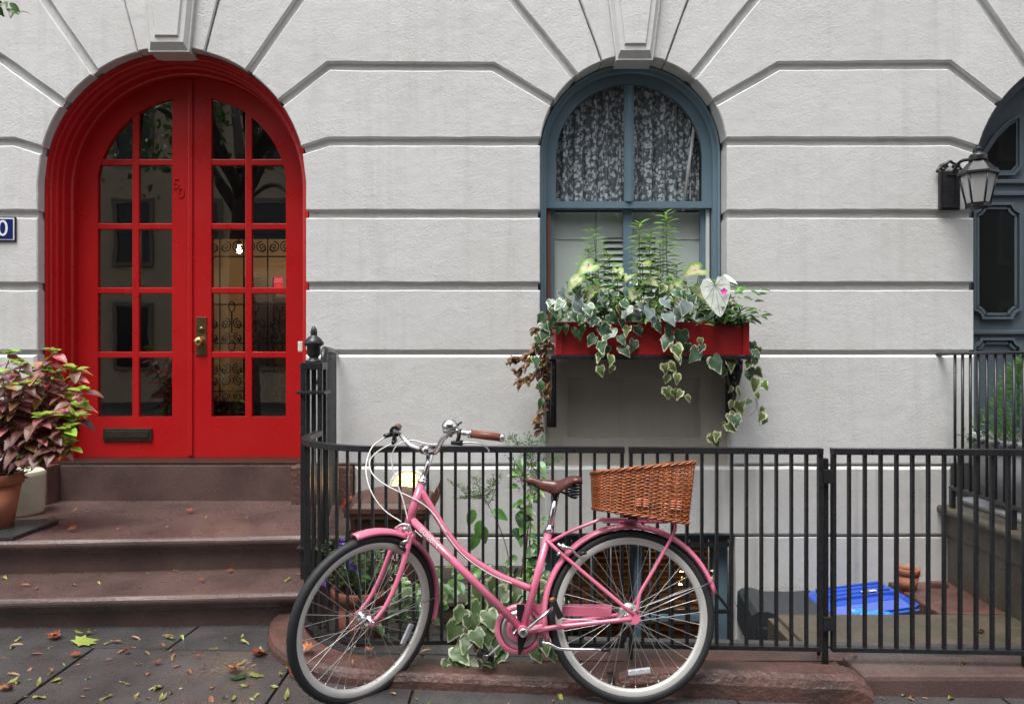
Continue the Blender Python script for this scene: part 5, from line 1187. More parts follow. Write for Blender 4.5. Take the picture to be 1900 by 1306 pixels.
# right-hand trail of ivy
iv2 = thing('trailing_ivy', (1.5, YB + .1, SOILZ), 'long thin ivy trails hanging past the right bracket of the flower box', 'ivy')
for pts in ([(1385, 640), (1395, 690), (1398, 720), (1404, 755), (1395, 768), (1388, 772)], [(1392, 690), (1404, 740), (1410, 790)], [(1358, 660), (1350, 700), (1360, 730), (1358, 760), (1352, 800), (1330, 822), (1300, 826)], [(1330, 685), (1345, 705), (1360, 720)]):
    stem(iv2, [P_(x, y, YB + .03) for x, y in pts], .002, mSTEMB)
for x, y, s, k in ((1352, 672, 26, 2), (1365, 668, 20, 2), (1346, 690, 18, 0), (1392, 690, 24, 0), (1384, 696, 16, 0), (1402, 690, 18, 2), (1404, 710, 22, 2), (1414, 714, 20, 2), (1403, 733, 16, 2), (1366, 728, 26, 2), (1358, 722, 14, 2), (1372, 752, 26, 2), (1360, 750, 18, 2), (1352, 774, 24, 2), (1362, 778, 26, 0), (1350, 792, 22, 2), (1342, 788, 16, 2), (1322, 812, 26, 2), (1332, 808, 20, 2), (1316, 814, 20, 2), (1392, 745, 16, 0), (1417, 760, 14, 2), (1416, 772, 18, 2), (1420, 780, 16, 0), (1400, 655, 20, 0), (1395, 640, 18, 0), (1408, 650, 18, 2), (1400, 668, 22, 0), (1392, 676, 18, 2), (1385, 660, 20, 0)):
    ivy_leaf(x, y, s, k, YB + .03 + random.uniform(-.03, .05), iv2)
# caladiums
cal = thing('caladium', (0.8, YB + .1, SOILZ), 'pink veined lime caladium leaves rising from the red flower box', 'caladium')
def cal_leaf(par, me, x, y, s, tip, nr, Y):
    p = P_(x, y, Y); nr = Vector(nr) + Vector((0, -.55, 0)); leaf(par, me, p, tip, nr, s * Y / F); b_ = Vector((p.x + random.uniform(-.04, .04), YB + .12, SOILZ - .01)); stem(par, [b_, b_.lerp(p, .6) + Vector((0, .02, .03)), p], .003, mSTEMR)
for x, y, s, t_, n_ in ((1100, 492, 52, (-1, -.5, -.5), (.3, -.4, 1)), (1075, 515, 44, (-.9, -.4, -.9), (-.6, -.5, .7)), (1146, 500, 34, (.1, -.7, -.5), (.2, -.8, .7)), (1192, 488, 46, (.2, -1, -.12), (.05, -.35, 1)), (1112, 535, 50, (-1, -.4, -.6), (.4, -.6, .8)), (1300, 500, 56, (-.9, -.6, -.2), (.1, -.6, .9)),
                          (1250, 528, 46, (.1, -.5, -.9), (0, -1, .3)), (1180, 540, 40, (-.5, -.6, -.7), (-.3, -.8, .6)), (1216, 560, 42, (.3, -.6, -.8), (.2, -.9, .5)), (1290, 535, 42, (.5, -.6, -.7), (.3, -.9, .5)), (1200, 520, 36, (.6, -.5, -.3), (.2, -.7, .8)), (1135, 552, 38, (.4, -.5, -.7), (.2, -.8, .6)), (1165, 512, 30, (-.4, -.6, -.5), (-.3, -.7, .8))):
    cal_leaf(cal, CALM, x, y, s * .74, t_, n_, YB + random.uniform(-.02, .06))
calw = thing('caladium', (1.30, YB + .1, SOILZ), 'large white heart shaped caladium leaf with dark veins in the flower box', 'caladium')
cal_leaf(calw, CALW, 1326, 528, 62, (.12, -.25, -1), (-.15, -1, .12), YB - .12)
m = MB(); pc = P_(1324, 534, YB - .04) - calw.location
wl = [o for o in calw.children if o.name.startswith('leaf')][0]; Mw = Matrix.Translation(wl.location) @ wl.rotation_euler.to_matrix().to_4x4() @ Matrix.Diagonal((*wl.scale, 1))
for e in ((.0, .95), (.36, .45), (-.36, .45), (.38, .05), (-.38, .05), (.25, -.15), (-.25, -.15), (.22, .7), (-.22, .7)):
    pts = [Vector((e[0] * t, .02 + (e[1] - .02) * t, 0)) for t in (0, .5, 1)]
    for q in pts: q.z = -.12 * (q.y - .15) * abs(q.y - .15) + .1 * abs(q.x) + .012
    m.tube([Mw @ q for q in pts], [.0014, .001, .0006], 4)
m.build('veins', mat('leaf_vein', (0.10, 0.15, 0.10), .5), calw)['kind'] = 'stuff'
cal_leaf(calw, CALW, 1346, 515, 26, (.9, -.3, -.5), (.5, -.3, 1), YB + .05)
# tall whorled stems
for x, y, yb_, lab in ((1100, 425, 540, 'tall whorled green stem with bare window glass on its left'), (1186, 412, 545, 'tall whorled green stem in front of the window mullion'), (1236, 392, 545, 'tallest whorled green stem in the flower box'), (1206, 438, 545, 'short whorled green stem beside the mullion'), (1092, 462, 545, 'low whorled green stem above the pale caladium'), (1126, 470, 550, 'leaning whorled green stem beside the louvred shutter'), (1224, 452, 548, 'low whorled green stem beside the tallest one'), (1256, 490, 550, 'short dark whorled stem behind the caladium')):
    st_ = thing('whorled_stem', tuple(P_(x, yb_, YB + .12)), lab, 'plant'); top = P_(x, y, YB + .12); bot_ = P_(x + (14 if x in (1100, 1126) else 4), yb_, YB + .12)
    stem(st_, [bot_, bot_.lerp(top, .5) + Vector((random.uniform(-.01, .01), 0, 0)), top], .0032, mSTEMG)
    n = int((yb_ - y) / 2.7); items = []
    for k in range(n):
        t = k / n; p = bot_.lerp(top, .12 + .88 * t); a = k * 2.4; upk = .25 + 1.0 * max(0, t - .8) * 4
        ln_ = (.098 if t < .8 else .098 - .16 * (t - .8)) * random.uniform(.75, 1.1); d_ = Vector((cos(a), sin(a) * .8, upk * .8 + random.uniform(-.2, .2)))
        leaf(st_, LIME, p, d_, Vector((0, -.55, 1)), ln_)
# vinca with pink flower
vin = thing('vinca', (1.42, YB + .08, SOILZ), 'glossy green vinca with one pink flower at the right end of the flower box', 'plant')
for k in range(16):
    ang = random.uniform(-.5, 1.0); ln_ = random.uniform(.10, .20) if ang < .6 else random.uniform(.14, .25)
    b_ = Vector((random.uniform(1.28, 1.46), YB + random.uniform(.0, .1), SOILZ - .01)); e_ = b_ + Vector((sin(ang) * ln_, -random.uniform(.0, .12), cos(ang) * ln_ * .62)); stem(vin, [b_, b_.lerp(e_, .5) + Vector((0, -.01, .02)), e_], .0022, mSTEMG)
    for j in range(7):
        t = .25 + .75 * j / 6; p = b_.lerp(e_, t); a = j * 1.9 + k; leaf(vin, GREEN if (j + k) % 3 else DARKG, p, Vector((cos(a) + .3 * sin(ang), -abs(sin(a)) * .7, .25 if j > 4 else -.2)), Vector((0, -.5, 1)), random.uniform(.045, .07))
for x, y in ((1372, 538), (1393, 540), (1405, 548), (1380, 552), (1400, 560), (1388, 575), (1362, 545), (1411, 538)): leaf(vin, GREEN, P_(x, y, YB - .02), Vector((1, -.3, random.uniform(-.4, .4))), Vector((0, -.6, 1)), .062)
m = MB(); fp = P_(1343, 541, YB - .16) - vin.location
for k in range(5):
    a = k * 2 * pi / 5 + .3; e = Vector((cos(a), -.25, sin(a))); s_ = Vector((-sin(a), 0, cos(a))); m.add([fp, fp + e * .014 + s_ * .010, fp + e * .024, fp + e * .014 - s_ * .010], [(0, 1, 2, 3)])
m.build('flower', mat('pink_petal', (0.72, 0.10, 0.48), .5), vin, fix=False)
# red creeper falling at the left
crp = thing('red_creeper', (0.24, YB + .08, SOILZ), 'rusty red creeper hanging down the left side of the flower box', 'creeper')
for pts in ([(1035, 590), (1015, 620), (985, 655), (955, 665), (948, 668)], [(1030, 595), (1010, 650), (1005, 700), (1010, 740), (1002, 775), (1000, 798)], [(1025, 600), (1000, 640), (975, 675), (958, 690)], [(1022, 610), (1005, 680), (985, 700), (962, 710)], [(1020, 605), (1012, 660), (1016, 700), (1018, 730)], [(1028, 590), (1005, 615), (990, 610)]):
    P3 = [P_(x, y, YB + random.uniform(-.01, .05)) for x, y in pts]; stem(crp, P3, .0022, mSTEMR); cp_ = crom(P3, 9)
    for q in cp_[3:]:
        for _ in range(2):
            d_ = Vector((random.uniform(-1, .35), random.uniform(-.8, .2), random.uniform(-.8, .3))); leaf(crp, random.choice((RUST, RUST, OLIVE)), q + rv(.012), d_, Vector((random.uniform(-.5, .5), -.6, 1)), random.uniform(.03, .058))
for x, y, s in ((1010, 590, 22), (1005, 605, 20), (1012, 620, 24), (995, 630, 20), (1000, 645, 18), (990, 670, 22), (1022, 562, 20), (1030, 572, 18)): ivy_leaf(x, y, s, 0, YB - .02, crp)
for x, y in ((1005, 706), (1007, 738), (1038, 600), (1064, 606), (1072, 612), (1050, 600), (1084, 602), (1028, 590)): leaf(crp, DARKG, P_(x, y, YB - .04), Vector((random.uniform(-.6, .6), -.5, -1)), Vector((0, -1, .5)), .075)
# small mixed leaves that make up the mound above the rim
mound = thing('box_foliage', (0.88, YB + .1, SOILZ + .05), 'fresh green mound of small leaves around the caladiums in the flower box', 'plant')
for _ in range(260):
    x = random.uniform(1045, 1375); y = random.uniform(505 + .0009 * (x - 1200) ** 2, 585); p = P_(x, y, YB + random.uniform(-.06, .10)); d_ = Vector((random.uniform(-1, 1), random.uniform(-.9, -.1), random.uniform(-.6, .9)))
    leaf(mound, random.choice((LIME, LIME, GREEN, GREEN, IVYM[0], IVYL, OLIVE if random.random() < .3 else GREEN)), p, d_, Vector((random.uniform(-.6, .6), -.7, 1)), random.uniform(.035, .07))
# dark filler foliage
fil = thing('box_foliage', (0.88, YB + .1, SOILZ), 'dense low mixed green foliage filling the soil of the flower box', 'plant')
for _ in range(300):
    x = random.uniform(0.29, 1.48); z = SOILZ + random.uniform(-.01, .20) * (1 - .5 * abs(x - .88) / .6); p = Vector((x, YB + random.uniform(-.07, .14), z)); d_ = Vector((random.uniform(-1, 1), random.uniform(-1, -.1), random.uniform(-.3, .9)))
    leaf(fil, random.choice((GREEN, GREEN, LIME, LIME, DARKG, LIME, RUST if random.random() < .5 else GREEN)), p, d_, Vector((random.uniform(-.5, .5), -.5, 1)), random.uniform(.045, .085))

# ================================================================ POTS BY THE RED DOOR
mTERRA = mat('terracotta', (0.36, 0.125, 0.06), 0.65, c2=(0.27, 0.10, 0.055), vs=7, bump=0.001, bs=90, rv=.1)
def pot(name, loc, r, h, label, cat, mt=None, group=None, rimh=.2):
    o = thing(name, loc, label, cat, group); rb = r * .68
    m = MB(); m.lathe([(rb, 0), (r * .93, h * (1 - rimh)), (r * .90, h * (1 - rimh) - .001)], 32, caps=True); m.build('body', mt or mTERRA, o)
    m = MB(); m.lathe([(r * .90, h * (1 - rimh)), (r * 1.0, h * (1 - rimh) + .003), (r * 1.0, h - .004), (r * .985, h), (r * .86, h), (r * .82, h - .02), (r * .80, h * .75)], 32, caps=False); m.build('rim', mt or mTERRA, o)
    m = MB(); m.lathe([(0, h * .86), (r * .85, h * .84)], 24, caps=False); m.build('soil', mSOIL, o); return o
zl = 0.38
P0 = Vector((-2.975, 4.46, zl + .022))
sl = thing('pot_tray', (-2.97, 4.46, zl), 'flat dark slate tray under the terracotta pot on the steps', 'tray'); m = MB(); m.box(-.25, .27, -.23, .20, .0, .022, .005); m.build('slab', mat('slate', (.03, .032, .032), .4), sl)
cp0 = pot('terracotta_pot', tuple(P0), 0.165, 0.305, 'large terracotta pot of pink coleus on the stoop', 'flower pot')
iv_ = MB(); iv_.prism([(-.11, .02), (-.03, .0), (.0, .08), (-.04, .12), (-.09, .115)], 0, .001); 
for k in range(4): leaf(cp0, DARKG, P0 + Vector((random.uniform(-.05, .03), -.16, .15 - .02 * k)), Vector((random.uniform(-.4, .4), -.3, -1)), Vector((0, -1, .2)), .10)
wp = thing('white_planter', (-3.13, 4.93, zl), 'cream cylindrical planter standing behind the terracotta pot', 'planter'); m = MB(); m.lathe([(.15, 0), (.158, .02), (.165, .24), (.166, .27), (.155, .27), (.15, .22), (0, .22)], 36); m.build('body', mat('cream_glaze', (.55, .52, .40), .35, c2=(.45, .42, .32), vs=4), wp)
COL = [leaf_mesh('coleus_leaf', OVATE, leafm('coleus_pink', (0.52, 0.17, 0.19), (0.42, 0.13, 0.11), .75, 1.05, vein=(.62, .32, .30), rough=.4, ns=8, nz=.2, var=.4), fold=.2, droop=.45, wav=.02), leaf_mesh('coleus_leaf', OVATE, leafm('coleus_rust', (0.36, 0.16, 0.08), (0.36, 0.28, 0.08), .7, 1.0, rough=.4, ns=8, var=.4), fold=.2, droop=.5, wav=.02), leaf_mesh('coleus_leaf', OVATE, leafm('coleus_plum', (0.20, 0.085, 0.07), (0.10, 0.05, 0.04), .8, 1.05, rough=.4, ns=8, var=.35), fold=.2, droop=.5)]
COLY = leaf_mesh('coleus_leaf', OVATE, leafm('coleus_lime', (0.36, 0.48, 0.05), (0.24, 0.42, 0.06), .6, 1.0, rough=.4, ns=8, var=.2), fold=.25, droop=.2)
cle = thing('coleus', tuple(P0 + Vector((0, 0, .27))), 'bushy pink and lime coleus spilling towards the red door', 'coleus')
tips = [(20, 660), (60, 690), (-30, 650), (5, 700), (45, 720), (85, 715), (70, 745), (105, 700), (120, 735), (140, 690), (135, 760), (155, 730), (105, 790), (125, 800), (150, 780), (30, 760), (10, 740), (-20, 720), (80, 780), (95, 830), (130, 830), (145, 755), (60, 800), (-40, 700), (-50, 760), (0, 790), (100, 660), (90, 690), (115, 765), (40, 680)]
for i, (x, y) in enumerate(tips):
    Y = 4.42 + random.uniform(-.12, .15); tp = px(x, y, Y); b_ = P0 + Vector((random.uniform(-.08, .08), random.uniform(-.08, .08), .26)); mid = b_.lerp(tp, .55) + Vector((0, 0, .06)); stem(cle, [b_, mid, tp], .005, mSTEMR); C_ = crom([b_, mid, tp], 6)
    for j, q in enumerate(C_[5:]):
        for s in (-1, 1):
            a = j * 1.6 + (0 if s > 0 else pi) + i; out_ = (tp - P0); out_.z = 0; d_ = Vector((cos(a), sin(a) * .8 - .25, random.uniform(-.55, .15))) + (out_.normalized() * .7 if out_.length else Vector())
            last = j >= len(C_[5:]) - 2
            me = COL[0] if random.random() < .55 else random.choice((COL[1], COL[1], COL[2], COLY)); 
            if y > 770 and random.random() < .5: me = COL[2]
            leaf(cle, me, q + rv(.01), d_, Vector((random.uniform(-.3, .3), -.35, 1)), random.uniform(.085, .135) * (.85 if last else 1))
    for k in range(7): a = k * 1.3 + i; leaf(cle, COLY, tp + Vector((0, -.012, .02)) + rv(.012), Vector((cos(a), sin(a), .35)), Vector((0, -.4, 1)), random.uniform(.045, .08))
und = thing('pot_herbs', tuple(P0 + Vector((0, 0, .26))), 'fine dark green herbs under the coleus in the terracotta pot', 'plant'); its = []
mHERB = leafm('herb_green', (0.05, 0.10, 0.035), None, rough=.5, ns=9, var=.3)
for _ in range(420):
    a = random.uniform(0, 2 * pi); r = .17 * sqrt(random.random()); p = P0 + Vector((r * cos(a), r * sin(a), .27 + random.uniform(0, .22) * (1 - r * 2))); its.append((p, Vector((cos(a), sin(a), random.uniform(-.3, 1))), rv() + Vector((0, -.3, .6)), random.uniform(.025, .05)))
leafmass(its, mHERB, und, 'foliage')

# ================================================================ AREAWAY THINGS
mBIN = mat('brown_bin_plastic', (0.085, 0.038, 0.026), 0.42, c2=(0.07, 0.03, 0.022), vs=6, bump=0.0006, bs=200)
mLET = mat('stencil_white', (0.6, 0.6, 0.58), .5)
bn = thing('brown_bin', (-0.70, 4.55, -0.03), 'brown wheeled food scraps bin with white lettering behind the fence', 'bin')
m = MB(); rr = [(-.20, -.17, 0), (.20, -.17, 0), (.20, .18, 0), (-.20, .18, 0)]; 
def taper(m, x0, y0, x1, y1, z0, z1, c=.03):
    def ring_(x, y, z): return [(-x + c, -y, z), (x - c, -y, z), (x, -y + c, z), (x, y - c, z), (x - c, y, z), (-x + c, y, z), (-x, y - c, z), (-x, -y + c, z)]
    vs = ring_(x0, y0, z0) + ring_(x1, y1, z1); m.add(vs, [tuple(range(8))[::-1], tuple(range(8, 16))] + [(i, (i + 1) % 8, 8 + (i + 1) % 8, 8 + i) for i in range(8)])
taper(m, .165, .15, .215, .20, 0.02, .54); m.build('body', mBIN, bn)
m = MB(); taper(m, .238, .222, .240, .224, .505, .535, .04); taper(m, .247, .232, .247, .232, .536, .562, .04); taper(m, .24, .225, .225, .21, .563, .590, .05); taper(m, .22, .205, .12, .10, .591, .632, .05); m.build('lid', mBIN, bn)
for y in (-.13, .1):
    m = MB(); m.prism([(.21, .47), (.262, .55), (.285, .64), (.272, .665), (.245, .60), (.215, .56)], y, y + .05); m.build('hinge_lug', mBIN, bn)
m = MB(); m.prism([(-.252, .54), (-.245, .54), (-.225, .592), (-.20, .612), (-.205, .622), (-.235, .605)], -.19, -.15); m.build('latch', mat('red_latch', (.55, .05, .025), .4), bn)
for s in (-1, 1): m = MB(); m.lathe([(.07, -.02), (.075, -.015), (.075, .015), (.07, .02)], 20, (s * .15, .19, .075), 'y'); m.build('wheel', mBLACK, bn)
for ln_, z in (('FOOD', .335), ('SCRAPS', .285), ('YARD', .22), ('WASTE', .17)):
    o = inst('lettering', text_mesh(ln_, .058, mLET, .0004, spacing=1.08), bn, (.005, -.168 - .05 * (z - .02) / .52, z), (radians(90 + 5.3), 0, 0))
# flower pot with purple blooms
fpot = pot('terracotta_pot', (-0.735, 3.80, -0.012), .145, .27, 'terracotta pot of purple flowers standing in the soil behind the fence', 'flower pot', mat('old_terracotta', (.23, .075, .045), .7, c2=(.16, .055, .035), vs=6, bump=.001, bs=80))
pf = thing('purple_flowers', (-0.735, 3.80, .23), 'leafy purple flowers growing in the terracotta pot behind the fence', 'flowers'); its = []
mPFL = leafm('flower_leaf', (0.085, 0.17, 0.05), None, rough=.45, ns=9, var=.3)
for k in range(34):
    a = random.uniform(0, 2 * pi); r = random.uniform(.02, .22); b_ = Vector((-.735 + .06 * cos(a), 3.80 + .06 * sin(a), .24)); e = Vector((-.735 + r * cos(a) * 1.1, 3.80 + r * sin(a) * .7, .27 + random.uniform(.03, .25)))
    stem(pf, [b_, b_.lerp(e, .5) + Vector((0, 0, .03)), e], .002, mSTEMG, n=4, k=3)
    for j in range(9): p = b_.lerp(e, (j + 1) / 9); a2 = j * 2.2 + k; its.append((p + rv(.008), Vector((cos(a2), sin(a2), .4)), Vector((0, -.3, 1)), random.uniform(.03, .055)))
leafmass(its, mPFL, pf, 'foliage', OVATE)
mPUR = mat('purple_petal', (0.17, 0.085, 0.52), .55)
for x, y in ((655, 1050), (607, 1082), (632, 1005), (648, 1046), (660, 1056)):
    m = MB(); c_ = px(x, y, 3.72) - pf.location
    for k in range(14): q = c_ + rv(.016); d_ = rv().normalized(); s_ = d_.orthogonal().normalized(); m.add([q, q + d_ * .008 + s_ * .006, q + d_ * .014, q + d_ * .008 - s_ * .006], [(0, 1, 2, 3)])
    m.build('bloom', mPUR, pf, fix=False)
# trough with variegated vine
tr = thing('planter_trough', (-0.15, 4.25, -0.03), 'low stone trough behind the fence holding a variegated vine', 'planter'); mTR = mMOSS
m = MB(); m.box(-.38, .36, -.14, .14, 0, .095, .008); m.build('body', mTR, tr)
m = MB(); m.box(-.395, .375, -.155, .155, .096, .12, .006); m.build('rim', mTR, tr)
VINE = [leaf_mesh('vine_leaf', HEART if k % 2 else IVY, leafm('vine_variegated%d' % k, (0.10, 0.17, 0.06), (0.50, 0.53, 0.34), .80, .95, rough=.4, nz=.6, ns=2.4, trans=.2, var=.3), fold=.15, droop=.35, wav=.04) for k in range(3)]
vn = thing('variegated_vine', (-0.1, 3.62, 0.09), 'pale variegated vine pushing through the fence behind the pink chainring', 'vine')
for pts in ([(940, 1090, 4.1), (905, 1110, 3.7), (880, 1150, 3.42), (850, 1190, 3.36), (826, 1225, 3.34)], [(960, 1080, 4.1), (920, 1120, 3.6), (895, 1170, 3.42), (905, 1215, 3.36), (912, 1240, 3.33)], [(850, 1080, 4.1), (870, 1120, 3.6), (862, 1135, 3.44), (835, 1150, 3.42)], [(990, 1090, 4.1), (960, 1130, 3.6), (950, 1180, 3.44), (1000, 1205, 3.42)]):
    P3 = [px(*q) for q in pts]; stem(vn, P3, .003, mSTEMG); 
for x, y, s, Y in ((862, 1140, 34, 3.42), (850, 1165, 38, 3.40), (872, 1152, 36, 3.41), (890, 1130, 36, 3.5), (905, 1145, 38, 3.42), (880, 1180, 34, 3.38), (900, 1175, 36, 3.4), (868, 1192, 30, 3.37), (845, 1212, 40, 3.36), (830, 1232, 34, 3.35), (858, 1225, 30, 3.35), (870, 1238, 34, 3.35), (912, 1245, 34, 3.34), (900, 1225, 30, 3.36), (925, 1190, 34, 3.4), (890, 1208, 30, 3.38), (915, 1120, 34, 3.6), (940, 1105, 38, 3.7), (925, 1085, 36, 3.8), (905, 1090, 34, 3.9), (955, 1095, 38, 3.8), (975, 1105, 34, 3.8), (1000, 1085, 34, 3.9), (885, 1095, 30, 3.9), (1008, 1195, 30, 3.42), (1020, 1210, 26, 3.42), (990, 1212, 28, 3.4), (935, 1215, 30, 3.4), (838, 1240, 24, 3.34), (930, 1150, 34, 3.5)):
    leaf(vn, random.choice(VINE), px(x, y - s * .3, Y), Vector((random.uniform(-.8, .6), -.5, -random.uniform(.4, 1))), Vector((random.uniform(-.4, .4), -1, random.uniform(.3, 1))), s * Y / F * 1.05)
# greenery in the trough and beside it
gf = thing('trough_greenery', (-0.25, 4.2, 0.09), 'dense low green leaves along the trough behind the bicycle', 'plant')
for _ in range(150):
    x = random.uniform(-.62, .25); p = Vector((x, 4.2 + random.uniform(-.35, .12), random.uniform(.06, .27) * (1 if x > -.5 else .7))); leaf(gf, random.choice((GREEN, GREEN, DARKG, LIME, VINE[0])), p, Vector((random.uniform(-1, 1), -random.uniform(.1, 1), random.uniform(-.7, .4))), Vector((random.uniform(-.4, .4), -.6, 1)), random.uniform(.05, .095))
for x, y in ((805, 1075), (820, 1085), (850, 1080), (835, 1100), (790, 1090), (700, 1165), (690, 1150), (710, 1130)): leaf(gf, GREEN, px(x, y, 3.75), Vector((random.uniform(-1, 1), -.5, -.3)), Vector((0, -.5, 1)), .075)
# tall weeds
wd = thing('tall_weed', (0.07, 4.3, .09), 'tall feathery weed with broad leaves climbing a cane behind the saddle', 'weed'); fe = []
mFEA = leafm('feathery_green', (0.12, 0.22, 0.07), None, rough=.5, ns=9, var=.2)
m = MB()
for dx, t in ((0, 880), (6, 895), (-7, 960)): m.tube([px(973 + dx, 1075, 4.3) - wd.location, px(986 + dx * .4, t, 4.3) - wd.location], .004, 5)
m.build('canes', mat('bamboo_cane', (.30, .17, .07), .6), wd)
for x, ys, w_ in ((985, range(850, 1070, 7), 26), (968, range(880, 1060, 10), 22)):
    for y in ys:
        p = px(x + random.uniform(-w_, w_), y, 4.28); leaf(wd, random.choice((GREEN, LIME, GREEN, DARKG)), p, Vector((random.uniform(-1, 1), -.5, random.uniform(-.9, .1))), Vector((0, -.8, .7)), random.uniform(.05, .10))
def plume(x0, y0, x1, y1, Y, n, w_, par, lst):
    a_, b_ = px(x0, y0, Y), px(x1, y1, Y); stem(par, [a_, a_.lerp(b_, .5) + Vector((.01, 0, 0)), b_], .002, mSTEMG, n=4)
    for k in range(n):
        t = (k + .5) / n; p = a_.lerp(b_, t); sp = w_ * (1 - t * .6) * Y / F
        for _ in range(4): d_ = Vector((random.uniform(-1, 1), random.uniform(-.6, .6), random.uniform(.0, .9))); q = p + Vector((d_.x, d_.y * .6, d_.z * .6)) * sp * random.random(); lst.append((q, d_, rv() + Vector((0, -.5, .3)), random.uniform(.014, .026)))
for a_ in ((985, 900, 978, 805), (990, 900, 1005, 812), (975, 920, 935, 812), (985, 900, 955, 870), (990, 880, 1042, 850), (980, 870, 990, 820), (975, 850, 950, 808)): plume(*a_, 4.3, 34, 20, wd, fe)
leafmass(fe, mFEA, wd, 'feathery_foliage')
w2 = thing('spindly_weed', (-0.05, 4.35, .09), 'spindly weed leaning left over the trough behind the frame', 'weed'); fe = []
stem(w2, [px(951, 1075, 4.35), px(935, 1000, 4.35), px(905, 935, 4.35), px(885, 918, 4.35)], .003, mSTEMB)
for a_ in ((890, 925, 838, 895), (892, 925, 880, 885), (900, 930, 915, 890), (895, 925, 850, 925), (905, 940, 925, 880)): plume(*a_, 4.35, 22, 16, w2, fe)
leafmass(fe, mFEA, w2, 'feathery_foliage')
for x, y, t_ in ((893, 965, (-.3, -.3, -1)), (915, 945, (.8, -.3, -.5)), (888, 990, (-.5, -.3, -1)), (895, 975, (.2, -.3, -1)), (880, 945, (-.4, -.2, -1))): leaf(w2, GREEN, px(x, y, 4.33), t_, (0, -1, .4), .10)
# bins beyond the gate
bb_ = thing('black_bin', (1.735, 4.93, -1.15), 'black lidded grey bin numbered 30 standing in the sunken pit', 'bin'); mBBIN = mat('black_bin_plastic', (.018, .022, .025), .45, c2=(.025, .03, .033), vs=5); mGBIN = mat('pale_bin_plastic', (.33, .38, .45), .5)
m = MB(); taper(m, .20, .18, .245, .225, 0, .80, .04); m.build('body', mGBIN, bb_)
m = MB(); m.prism([(-.255, .80), (.255, .80), (.262, .84), (.258, 1.03), (.20, 1.075), (.10, 1.06), (-.10, 1.055), (-.17, 1.08), (-.23, 1.075), (-.262, 1.05), (-.265, .84)], -.245, .245); m.build('lid', mBBIN, bb_)
m = MB(); m.box(-.235, .05, -.262, -.246, .72, .98, .01); m.build('bag_flap', mBBIN, bb_)
inst('number', text_mesh('30', .13, mat('bin_number', (.02, .02, .02), .5)), bb_, (-.14, -.244, .66), (radians(92), 0, 0))
bb_.rotation_euler = (0, 0, radians(-6)); bb_.scale = (1, 1, .915)
rb_ = thing('recycling_bin', (2.12, 4.90, -1.15), 'bright blue lidded recycling bin stuffed with blue bags below the terracotta pot', 'bin'); mBLB = mat('blue_bin_plastic', (.022, .075, .42), .35, c2=(.018, .06, .35), vs=5)
m = MB(); taper(m, .24, .20, .29, .25, 0, .92, .04); m.build('body', mBLB, rb_)
m = MB(); taper(m, .35, .28, .36, .29, 0, .028, .05); taper(m, .35, .28, .30, .23, .0285, .062, .06); taper(m, .28, .2, .18, .12, .0625, .080, .05); ld = m.build('lid', mBLB, rb_); ld.location = (.05, .02, .945); ld.rotation_euler = (radians(-2.5), radians(-7), 0); ld.scale = (.84, .80, 1.25)
m = MB()
for z in (.014,): m.box(-.33, .33, -.297, -.291, z - .004, z + .004)
for y in (-.14, -.05, .05, .14): rb2 = MB(); rb2.box(-.24, .24, y - .012, y + .012, .05, .088, .006); rb2.build('lid_ridge', mBLB, ld)
rbb = m.build('lid_rib', mat('pale_blue_plastic', (.08, .2, .55), .4), ld)
m = MB(); m.box(.02, .13, -.102, -.062, .0885, .0895); m.build('lid_label', mLET, ld)
m = MB(); m.box(.03, .08, -.097, -.067, .0896, .0900); m.build('lid_label_print', mBLACK, ld)
bg_ = thing('blue_bag', (2.18, 4.74, -0.255), 'crumpled blue plastic bag squeezed under the blue bin lid', 'bag')
bm_ = bmesh.new(); bmesh.ops.create_icosphere(bm_, subdivisions=4, radius=.2)
from mathutils import noise as mnoise
for q in bm_.verts: n_ = mnoise.noise(q.co * 14) * .03 + mnoise.noise(q.co * 30 + Vector((3, 1, 2))) * .014; q.co = Vector((q.co.x * 1.15, q.co.y * .9, q.co.z * .55)) + q.co.normalized() * n_
m = MB(); m.bm(bm_); m.build('bag_film', mat('blue_film', (.05, .30, .62), .15, c2=(.02, .12, .4), vs=14, coat=.5), bg_)
pot('terracotta_pot', (2.56, 5.06, -.138), .076, .142, 'small empty terracotta pot on the stone ledge against the wall', 'flower pot', rimh=.28)
br = thing('stone_fragment', (2.80, 5.12, -.138), 'loose reddish stone fragment lying against the wall beside the small pot', 'stone'); m = MB(); m.box(-.06, .05, -.03, .03, 0, .035, .01); m.build('body', mBROWN2, br)
# planter with a conifer on the neighbour's stoop
ur = thing('scrolled_planter', (3.35, 4.98, .38), 'grey scrolled lead planter on the neighbouring stoop', 'planter'); mLEAD = mat('lead_grey', (.26, .265, .27), .45, .2, c2=(.16, .165, .17), vs=9)
m = MB(); m.lathe([(.20, 0), (.24, .01), (.25, .05), (.31, .10), (.35, .20), (.355, .28), (.33, .36), (.31, .40), (.35, .43), (.36, .46), (.34, .47), (.30, .44), (0, .43)], 48, flute=lambda a, z: 1 + (.022 * cos(22 * a) if .06 < z < .4 else 0)); m.build('body', mLEAD, ur)
m = MB(); m.box(-.33, .33, -.33, .33, -.0, .03, .01); m.build('plinth', mLEAD, ur)
for k in range(22): a = k * 2 * pi / 22; m = MB(); m.tube([(.36 * cos(a) + .0, .36 * sin(a), .44 + .0), (.372 * cos(a), .372 * sin(a), .45), (.36 * cos(a + .1), .36 * sin(a + .1), .475)], .016, 6); m.build('rim_scroll', mLEAD, ur)
cn = thing('conifer', (3.35, 4.98, .81), 'bushy green dwarf conifer growing in the grey planter', 'shrub'); its = []
